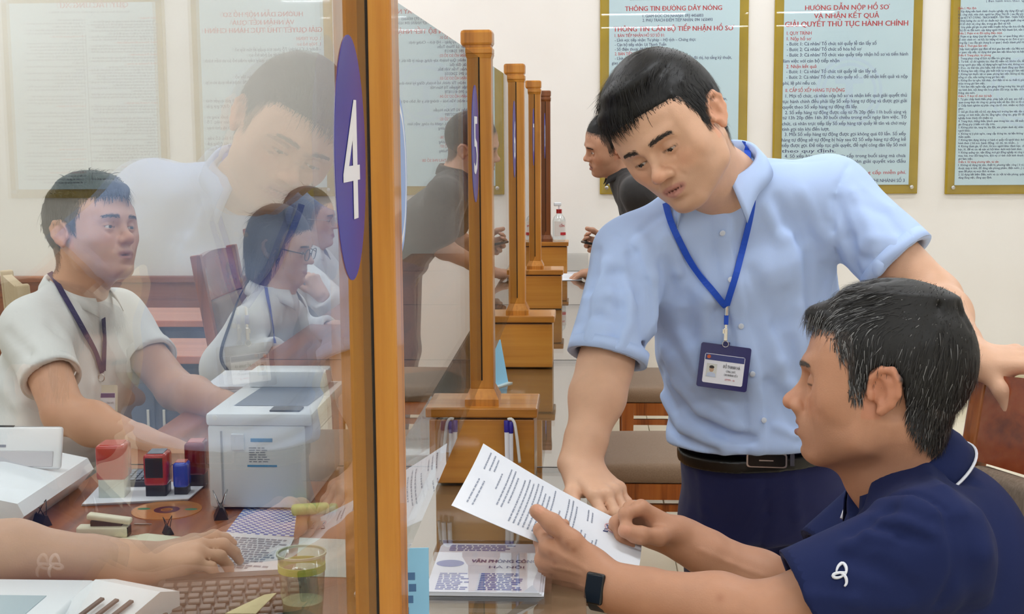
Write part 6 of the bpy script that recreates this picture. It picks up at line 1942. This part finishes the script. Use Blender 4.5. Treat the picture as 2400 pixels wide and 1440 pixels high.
# printer -----------------------------------------------------------
def printer():
    bl, br = D(492, 1197), D(716, 1199)
    wx, dy, hz = br[0]-bl[0]+.004, .30, .165
    o = empty('desk_printer', tuple(bl), label='white desk printer behind the glass, a blue-headed sticker on its front', cat='printer')
    m = MB(); m.box((0, 0, .004), (wx, dy, hz-.02), .006, 2)
    m.build('body', M_PWHITE, o, True, 40)
    m = MB(); m.box((-.002, -.002, hz-.022), (wx+.012, dy, hz), .006, 2); m.build('lid', M_PWHITE, o, True, 40)
    m = MB(); m.poly([(.03, .06, hz+.0006), (wx*.95, .06, hz+.0006), (wx*1.02, dy-.02, hz+.0006), (.04, dy-.02, hz+.0006)], [(0, 1, 2, 3)])
    m.build('output_tray', M_PGREY, o)
    MB().box((.015, dy*.75, hz), (wx-.01, dy-.01, hz+.03), .004).build('rear_hump', M_PWHITE, o, True, 40)
    MB().box((wx*.62, .012, hz), (wx*.93, .045, hz+.003), .001).build('control_panel', M_DGREY, o)
    MB().box((.040, -.004, hz-.062), (.062, 0, hz-.034), .0015).build('power_button', M_PWHITE, o)
    MB().box((.022, -.0015, .01), (.025, .0, hz-.03)).build('front_seam', mat('seam_grey', rgb(186, 192, 200), .5), o)
    MB().box((wx*.44, -.0012, hz-.048), (wx*.66, 0, hz-.042)).build('sticker_header', mat('sticker_sky', rgb(84, 160, 214), .5), o)
    m = MB(); print_rows(m, wx*.42, wx*.66, hz-.082, hz-.055, 7, random.Random(2), 0, gap=.6, Mx=Matrix.Translation((0, -.001, 0)) @ Matrix.Rotation(math.pi/2, 4, 'X')); m.build('sticker_print', M_INKG, o)['kind'] = 'stuff'
    MB().box((wx*.40, -.0012, hz-.090), (wx*.70, 0, hz-.087)).build('sticker_rule', mat('sticker_sky', rgb(84, 160, 214), .5), o)
    for x in (.02, wx-.02):
        for y_ in (.02, dy-.02): MB().cyl((x, y_, 0), (x, y_, .005), .008, seg=12).build('rubber_foot', M_BLACKP, o)
printer()
# pile of paper behind it
c = D(700, 905)
st = empty('paper_pile', (c[0]-.10, c[1]-.10, .75), label='pile of white paper behind the printer', cat='paper')
for k in range(6): MB().box((-.09+.003*(k % 3), -.10, .006*k), (.09-.002*(k % 2), .12, .006*k+.0055), M=Matrix.Rotation(.04*(k % 3)-.05, 4, 'Z')).build('sheaf', M_PAPER, st)

# stamps ------------------------------------------------------------
def stamp(px, py, wd, ht, dp, body, base, label, black_side=False, low=.30, rz=.08, dome=False):
    c = D(px, py); o = empty('self_inking_stamp', tuple(c), rz, label, 'stamp', 'self-inking stamps on the near desk')
    MB().box((-wd*.44, 0, 0), (wd*.44, dp*.9, ht*low+.004), .0015).build('base_frame', base, o, True, 40)
    m = MB(); m.box((-wd*.5, -.002, ht*low), (wd*.5, dp, ht), .006, 3); b = m.build('cover', body, o, True, 50)
    if black_side: MB().box((-wd*.40, -.0032, ht*.48), (wd*.34, -.0018, ht*.92), .001).build('grip_panel', M_BLACKP, o)
    if black_side: MB().box((-wd*.34, .004, ht-.001), (wd*.34, dp-.004, ht+.0012), .0006).build('top_window', M_PGREY, o)
    else: MB().box((-wd*.36, .005, ht-.001), (wd*.36, dp-.005, ht+.001), .0006).build('top_window', mat('stamp_window', rgb(210, 120, 116), .15), o)
    return o
stamp(262, 1174, .050, .096, .048, M_REDP, M_CLEARP, 'tall red self-inking stamp with a clear base, leftmost of the stamps', low=.36)
stamp(366, 1170, .040, .078, .045, M_REDP, M_BLACKP, 'red and black self-inking stamp between the tall red and blue ones', True, low=.28)
stamp(424, 1166, .026, .060, .032, M_BLUEP, M_BLACKP, 'small blue self-inking stamp', low=.26)
stamp(458, 1146, .036, .082, .042, M_DRED, mat('stamp_dark_base', rgb(52, 34, 30), .3), 'dark red self-inking stamp beside the printer', low=.28)

# paper sheets on the near desk --------------------------------------
def sheet(name, quad, z, label, m=None, rows=0, seed=1, n=1, extra=None, cat='paper', z0=.75):
    """quad: four pixels on the desk, turned into a flat sheet there"""
    pts = [D(a, b, z0+z) for a, b in quad]; c = np.mean(pts, axis=0)
    o = empty(name, (c[0], c[1], z0), label=label, cat=cat)
    for k in range(n):
        MB().prism([(p[0]-c[0]+.001*k, p[1]-c[1]-.0012*k) for p in pts], z+.0012*k, z+.0012*k+.001).build('sheet', m or M_PAPER, o)
    top = z+.0012*(n-1)+.0011
    if rows:
        e1 = pts[1]-pts[0]; e2 = pts[3]-pts[0]; ux, uy = unit(e1), unit(e2)
        Mx = Matrix(((ux[0], uy[0], 0, pts[0][0]-c[0]), (ux[1], uy[1], 0, pts[0][1]-c[1]), (0, 0, 1, top+.0003), (0, 0, 0, 1)))
        mb = MB(); print_rows(mb, .02, np.linalg.norm(e1)-.015, .02, np.linalg.norm(e2)-.02, rows, random.Random(seed), 0, Mx=Mx)
        mb.build('printed_lines', M_INKG, o)['kind'] = 'stuff'
    if extra: extra(o, top, pts, c)
    return o
sheet('paper_stack', [(190, 1187), (440, 1174), (482, 1138), (245, 1128)], 0, 'stack of white paper under the stamps', n=4)
def checks(o, top, pts, c):
    b = bmesh.new()
    for i in range(16):
        for j in range(20):
            if (i+j) % 2:
                q = []
                for a, bb in ((i, j), (i+1, j), (i+1, j+1), (i, j+1)):
                    u, v = a/16, bb/20
                    p = (pts[0]*(1-u)+pts[1]*u)*(1-v)+(pts[3]*(1-u)+pts[2]*u)*v
                    q.append(b.verts.new((p[0]-c[0], p[1]-c[1], top+.0002)))
                b.faces.new(q)
    m = MB(); m._merge(b, None); m.build('check_print', mat('check_blue', rgb(96, 128, 206), .7), o)['kind'] = 'stuff'
sheet('checked_sheet', [(528, 1252), (688, 1260), (697, 1190), (578, 1186)], 0, 'blue and white checked sheet in front of the printer', extra=checks)
sheet('note_sheet', [(225, 1272), (395, 1290), (440, 1262), (345, 1252)], 0, 'cream note sheet beside the stapler', m=mat('cream_paper', rgb(232, 228, 200), .8))
sheet('printed_form', [(400, 1335), (645, 1352), (690, 1262), (492, 1246)], .002, 'white printed form under the near clerk\'s fingers', rows=14, seed=4)
sheet('blank_form', [(-40, 1365), (330, 1362), (330, 1330), (-20, 1330)], 0, 'white paper under the near clerk\'s forearm')
sheet('pale_form', [(690, 1352), (845, 1356), (850, 1268), (702, 1262)], 0, 'pale sheet by the foot of the glass, behind the clear cup', m=mat('pale_green_paper', rgb(222, 232, 226), .8))
sheet('yellow_note', [(528, 1440), (600, 1440), (648, 1392), (620, 1396)], .018, 'pale yellow note on the keyboard corner', m=mat('yellow_paper', rgb(232, 226, 176), .8))

# disc ----------------------------------------------------------------
c = D(391, 1197)
o = empty('compact_disc', tuple(c), label='orange compact disc lying on the near desk', cat='disc')
def annulus(r0, r1, z0, z1, seg=48):
    m = MB(); m.lathe([(r0, z0), (r1, z0), (r1, z1), (r0, z1), (r0, z0)], seg, cap=False); return m
annulus(.0075, .0575, 0, .0012).build('disc', mat('disc_orange', rgb(222, 150, 84), .18, metal=.35), o, True, 40)
annulus(.010, .021, .0012, .0014).build('hub_ring', mat('disc_hub', rgb(96, 40, 44), .3), o)
for sx in (-1, 1):
    MB().sphere((sx*.040, .004, .0013), (.011, .006, .0003)).build('green_mark', mat('disc_green', rgb(46, 120, 78), .5), o)

# stapler ---------------------------------------------------------------
c = D(243, 1258); o = empty('stapler', tuple(c), .06, 'cream open-mouthed stapler in front of the disc', 'stapler')
M_CREAM = mat('cream_plastic', rgb(232, 224, 196), .4)
MB().box((-.040, -.011, .0), (.040, .011, .018), .004, 3).build('base', M_CREAM, o, True, 50)
MB().box((-.024, -.009, .0), (.044, .009, .009), .003, 3, M=Matrix.Translation((0, 0, .026)) @ Matrix.Rotation(.14, 4, 'Y')).build('arm', M_CREAM, o, True, 50)
MB().box((-.018, -.006, .018), (.030, .006, .026)).build('magazine', mat('staple_brown', rgb(90, 62, 44), .5), o)
MB().box((.036, -.009, .002), (.041, .009, .016)).build('nose', M_BLACKP, o)
c = D(335, 1231); o = MB().box((-.014, -.0015, 0), (.014, .0015, .002)).build('staple_strip', M_STEEL); o.location = c; tag(o, 'thin strip of staples on the near desk', 'staples')

# binder clips -----------------------------------------------------------
def binder_clip(c, rz, s, label, upright=False):
    o = empty('binder_clip', tuple(c), rz, label, 'clip', 'black binder clips')
    prof = [(-.010*s, 0), (.010*s, 0), (.002*s, .018*s), (-.002*s, .018*s)]
    Mx = Matrix.Rotation(math.pi/2, 4, 'X')
    MB().prism(prof, -.014*s, .014*s, M=Mx).build('body', M_BLACKP, o)
    for sx in (-1, 1):
        pts = [(sx*.002*s, -.010*s, .018*s), (sx*.006*s, -.006*s, .030*s), (sx*.010*s, 0, .040*s), (sx*.006*s, .006*s, .030*s), (sx*.002*s, .010*s, .018*s)]
        MB().tube(pts, .0009*s, 6).build('wire_handle', M_STEEL if upright else M_BLACKP, o, True)
    return o
binder_clip(D(518, 1214), .3, 1.15, 'black binder clip standing against the printer', True)
binder_clip(D(98, 1232), 1.0, 1.0, 'black binder clip beside the white scanner')
binder_clip(D(394, 1252), .6, .7, 'small black clip beside the staple strip')

# scanner on the left ------------------------------------------------------
def scanner():
    c = D(40, 1215); o = empty('document_scanner', (c[0]-.10, c[1]+.02, .75), .0, 'white document scanner with its lid up, at the left edge', 'scanner')
    m = MB(); m.prism([(0, 0), (.13, 0), (.16, .035), (.15, .055), (.05, .075), (0, .075)], -.17, .13, M=Matrix.Rotation(math.pi/2, 4, 'X') @ Matrix.Translation((0, 0, 0)))
    b = m.build('body', M_PWHITE, o); b.rotation_euler = (0, 0, -math.pi/2*0)
    T = Matrix.Translation((.03, .06, .062)) @ Matrix.Rotation(-.28, 4, 'X')
    m = MB(); m.box((-.12, -.004, 0), (.115, .004, .072), .006, 3, M=T); m.build('lid', M_PWHITE, o, True, 50)
    MB().box((-.11, -.0055, .004), (.102, -.004, .030), .001, M=T).build('tray_flap', mat('flap_grey', rgb(206, 206, 212), .4), o)
    MB().box((-.12, -.002, .070), (.03, .002, .0735), M=T).build('dark_edge', M_DGREY, o)
    m = MB(); print_rows(m, -.005, .026, .036, .043, 1, random.Random(1), 0, Mx=T @ Matrix.Translation((0, -.0045, 0)) @ Matrix.Rotation(math.pi/2, 4, 'X')); m.build('maker_mark', M_INKG, o)['kind'] = 'stuff'
scanner()

# dark calculator behind the stamps
c = D(322, 1148); o = empty('calculator', tuple(c), .1, 'dark keypad half hidden behind the stamps', 'calculator')
MB().box((-.032, 0, 0), (.032, .10, .014), .003).build('body', M_DGREY, o)
for i in range(5):
    for j in range(5): MB().box((-.027+i*.0112, .008+j*.015, .014), (-.018+i*.0112, .019+j*.015, .017), .001, 1).build('key', M_PGREY, o)

# white till printer in the lower left corner ----------------------------------
def till():
    a = D(150, 1440, .80)
    o = empty('receipt_printer', (-.52, 1.55, .75), 0, 'white office machine with three slots, in the lower left corner', 'machine')
    MB().box((-.22, -.06, 0), (.06, .17, .036), .006, 2).build('body', M_PWHITE, o, True, 50)
    MB().box((-.20, -.05, .0358), (.02, .10, .037)).build('top_panel', mat('panel_blue_grey', rgb(176, 196, 204), .3), o)
    m = MB(); m.prism([(-.10, 0), (.09, 0), (.09, .030), (.055, .040), (-.08, .002)], -.055, .055, M=Matrix.Rotation(math.pi/2, 4, 'X'))
    h = m.build('hinged_cover', M_PWHITE, o); h.location = (.10, .06, .008); h.rotation_euler = (0, 0, 1.15)
    for k in range(3):
        q = MB().box((-.05, -.003, 0), (.045, .003, .003), M=Matrix.Rotation(-.24, 4, 'Y')).build('slot', mat('slot_brown', rgb(96, 82, 78), .6), o)
        q.location = (.085+.020*k, .035-.004*k, .031); q.rotation_euler = (0, 0, 1.15)
till()

# keyboard --------------------------------------------------------------------
def keyboard():
    a, b = D(452, 1372, .765), D(628, 1340, .765)
    o = empty('keyboard', (-.255, 1.735, .75), .20, 'dark keyboard in front of the near clerk\'s hand', 'keyboard')
    MB().box((-.13, -.115, 0), (.075, .095, .014), .004, 2).build('case', mat('keyboard_brown_grey', rgb(78, 66, 62), .35), o, True, 50)
    MB().box((-.12, .068, .014), (.066, .090, .0152)).build('top_strip', M_BLACKP, o)
    km = None
    for i in range(10):
        for j in range(7):
            if km is None:
                k = MB().box((-.0075, -.0075, 0), (.0075, .0075, .0045), .0016, 2).build('key', mat('key_grey', rgb(110, 98, 92), .25), o); km = k.data
            else: k = bpy.data.objects.new('key', km); link(k, o)
            k.location = (-.113+i*.0186+(j % 2)*.003, -.10+j*.0232, .014)
keyboard()

# clear cup with a green band ----------------------------------------------------
c = D(712, 1480); o = empty('plastic_cup', (-.172, 1.665, .75), 0, 'clear plastic cup with a yellow-green band, below the glass', 'cup')
cupm = pane_mat('clear_cup', (.90, .93, .88), r0=.08)
MB().lathe([(.024, 0), (.027, .04), (.030, .092), (.0305, .092), (.0275, .04), (.0245, .003)], 32, cap=False).build('wall', cupm, o, True)
annulus(.0284, .0302, .070, .079).build('green_band', mat('band_green', rgb(196, 210, 70), .4), o, True, 40)
annulus(.0295, .0318, .0905, .0935).build('rim', mat('cup_rim', rgb(196, 206, 170), .3), o, True, 40)
MB().lathe([(.001, .003), (.0238, .003), (.0262, .03), (.001, .03)], 32).build('tea', mat('tea', rgb(196, 192, 150), .2), o, True, 40)

# lime marker ---------------------------------------------------------------------
c = D(735, 1205); o = empty('highlighter', tuple(c), .25, 'lime green highlighter lying behind the glass near the chair', 'marker')
MB().box((-.036, -.011, .0), (.026, .011, .017), .006, 3).build('body', mat('lime_plastic', rgb(196, 214, 120), .5), o, True, 50)
MB().box((.024, -.009, .002), (.040, .009, .015), .005, 3).build('cap', mat('green_plastic', rgb(96, 168, 84), .5), o, True, 50)

# hand sanitiser on the far pedestal -------------------------------------------------
c = P(1316, 561, 5.985)
o = empty('sanitiser_bottle', (.062, 5.985, ZT), 0, 'clear pump bottle with a red collar on the farthest pedestal', 'bottle')
clr = pane_mat('clear_bottle', (.90, .93, .94), r0=.07)
MB().lathe([(.001, .001), (.026, .002), (.029, .012), (.028, .05), (.029, .090), (.025, .105), (.012, .120), (.011, .128)], 28).build('body', clr, o, True)
MB().lathe([(.0125, .124), (.0125, .142), (.001, .142)], 20).build('red_collar', M_REDP, o, True, 40)
MB().cyl((0, 0, .142), (0, 0, .158), .004, seg=12).box((-.024, -.006, .156), (.010, .006, .172), .004, 2).build('pump_head', M_PWHITE, o)
m = MB(); nseg = 12
b = bmesh.new(); vs = []
for i in range(nseg+1):
    t = math.pi*(1.15+.75*i/nseg); vs.append((b.verts.new((.0296*math.cos(t), .0296*math.sin(t), .025)), b.verts.new((.0296*math.cos(t), .0296*math.sin(t), .090))))
for i in range(nseg): b.faces.new((vs[i][0], vs[i+1][0], vs[i+1][1], vs[i][1]))
m._merge(b, None); m.build('label', mat('label_white', rgb(236, 230, 224), .5), o)
MB().box((-.004, -.0305, .030), (.020, -.0285, .042)).build('label_red', M_RED, o)
text_mesh([('CỒN', -.010, .066, .014, 'LEFT', .03, .024)], 'label_lettering', M_RED, o, Matrix(((1, 0, 0, 0), (0, 0, -1, -.0304), (0, 1, 0, 0), (0, 0, 0, 1))))
o.rotation_euler = (0, 0, .35)

# paper on the far ledge and a light sign behind the third pedestal
sheet('far_paper', [(1312, 658), (1362, 657), (1372, 638), (1318, 638)], .001, 'white paper on the ledge under the hand of the man in the black shirt')
cs2 = empty('card_stand', (-.03, 3.30, .75), label='light blue card stand behind the third pedestal', cat='stand'); cs2.rotation_euler = (0, 0, 1.1)
MB().box((-.05, 0, .002), (.05, .002, .11), M=Matrix.Rotation(-.2, 4, 'X')).build('card', mat('card_blue', rgb(140, 196, 224), .5), cs2)
MB().box((-.05, -.012, 0), (.05, .05, .003)).build('base', M_CLEARP, cs2)

# low cabinets behind the clerks -----------------------------------------------------
M_CABTOP = wood('cabinet_top', rgb(176, 96, 60), rgb(206, 122, 82), rgb(218, 138, 98), axis=0, rough=.3, freq=.4)
M_CABF = mat('cabinet_front', rgb(72, 74, 84), .5)
for (px, yy, lab) in ((415, 6.05, 'low grey cabinet with an orange-brown top against the panelled wall'), (400, 5.1, 'low grey cabinet with an orange-brown top, the nearer of the two')):
    c = P(px, 740, yy)
    o = empty('low_cabinet', (c[0], yy, 0), label=lab, cat='cabinet')
    MB().box((-.26, -.2, .04), (.26, .2, .53), .003).build('body', M_CABF, o)
    MB().box((-.28, -.22, .53), (.28, .22, .56), .004).build('top', M_CABTOP, o)
    for sx in (-1, 1):
        d = MB().box((sx*.13-.122, -.212, .06), (sx*.13+.122, -.2, .51), .002).build('door', M_CABF, o)
        MB().box((sx*.03-.006, -.222, .26), (sx*.03+.006, -.212, .36), .002).build('handle', M_STEEL, d)
    MB().box((-.24, -.18, 0), (.24, .18, .04)).build('plinth', M_BLACKP, o)

# black folder on the second desk, seen through the second pane
o = empty('black_folder', (-.20, 3.28, .75), .5, 'black folder lying on the second desk, seen through the second pane', 'folder')
MB().box((-.11, -.15, .0), (.11, .15, .012), .003).build('cover', M_BLACKP, o)
MB().box((-.10, -.145, .003), (.113, .145, .009)).build('pages', M_PAPER, o)
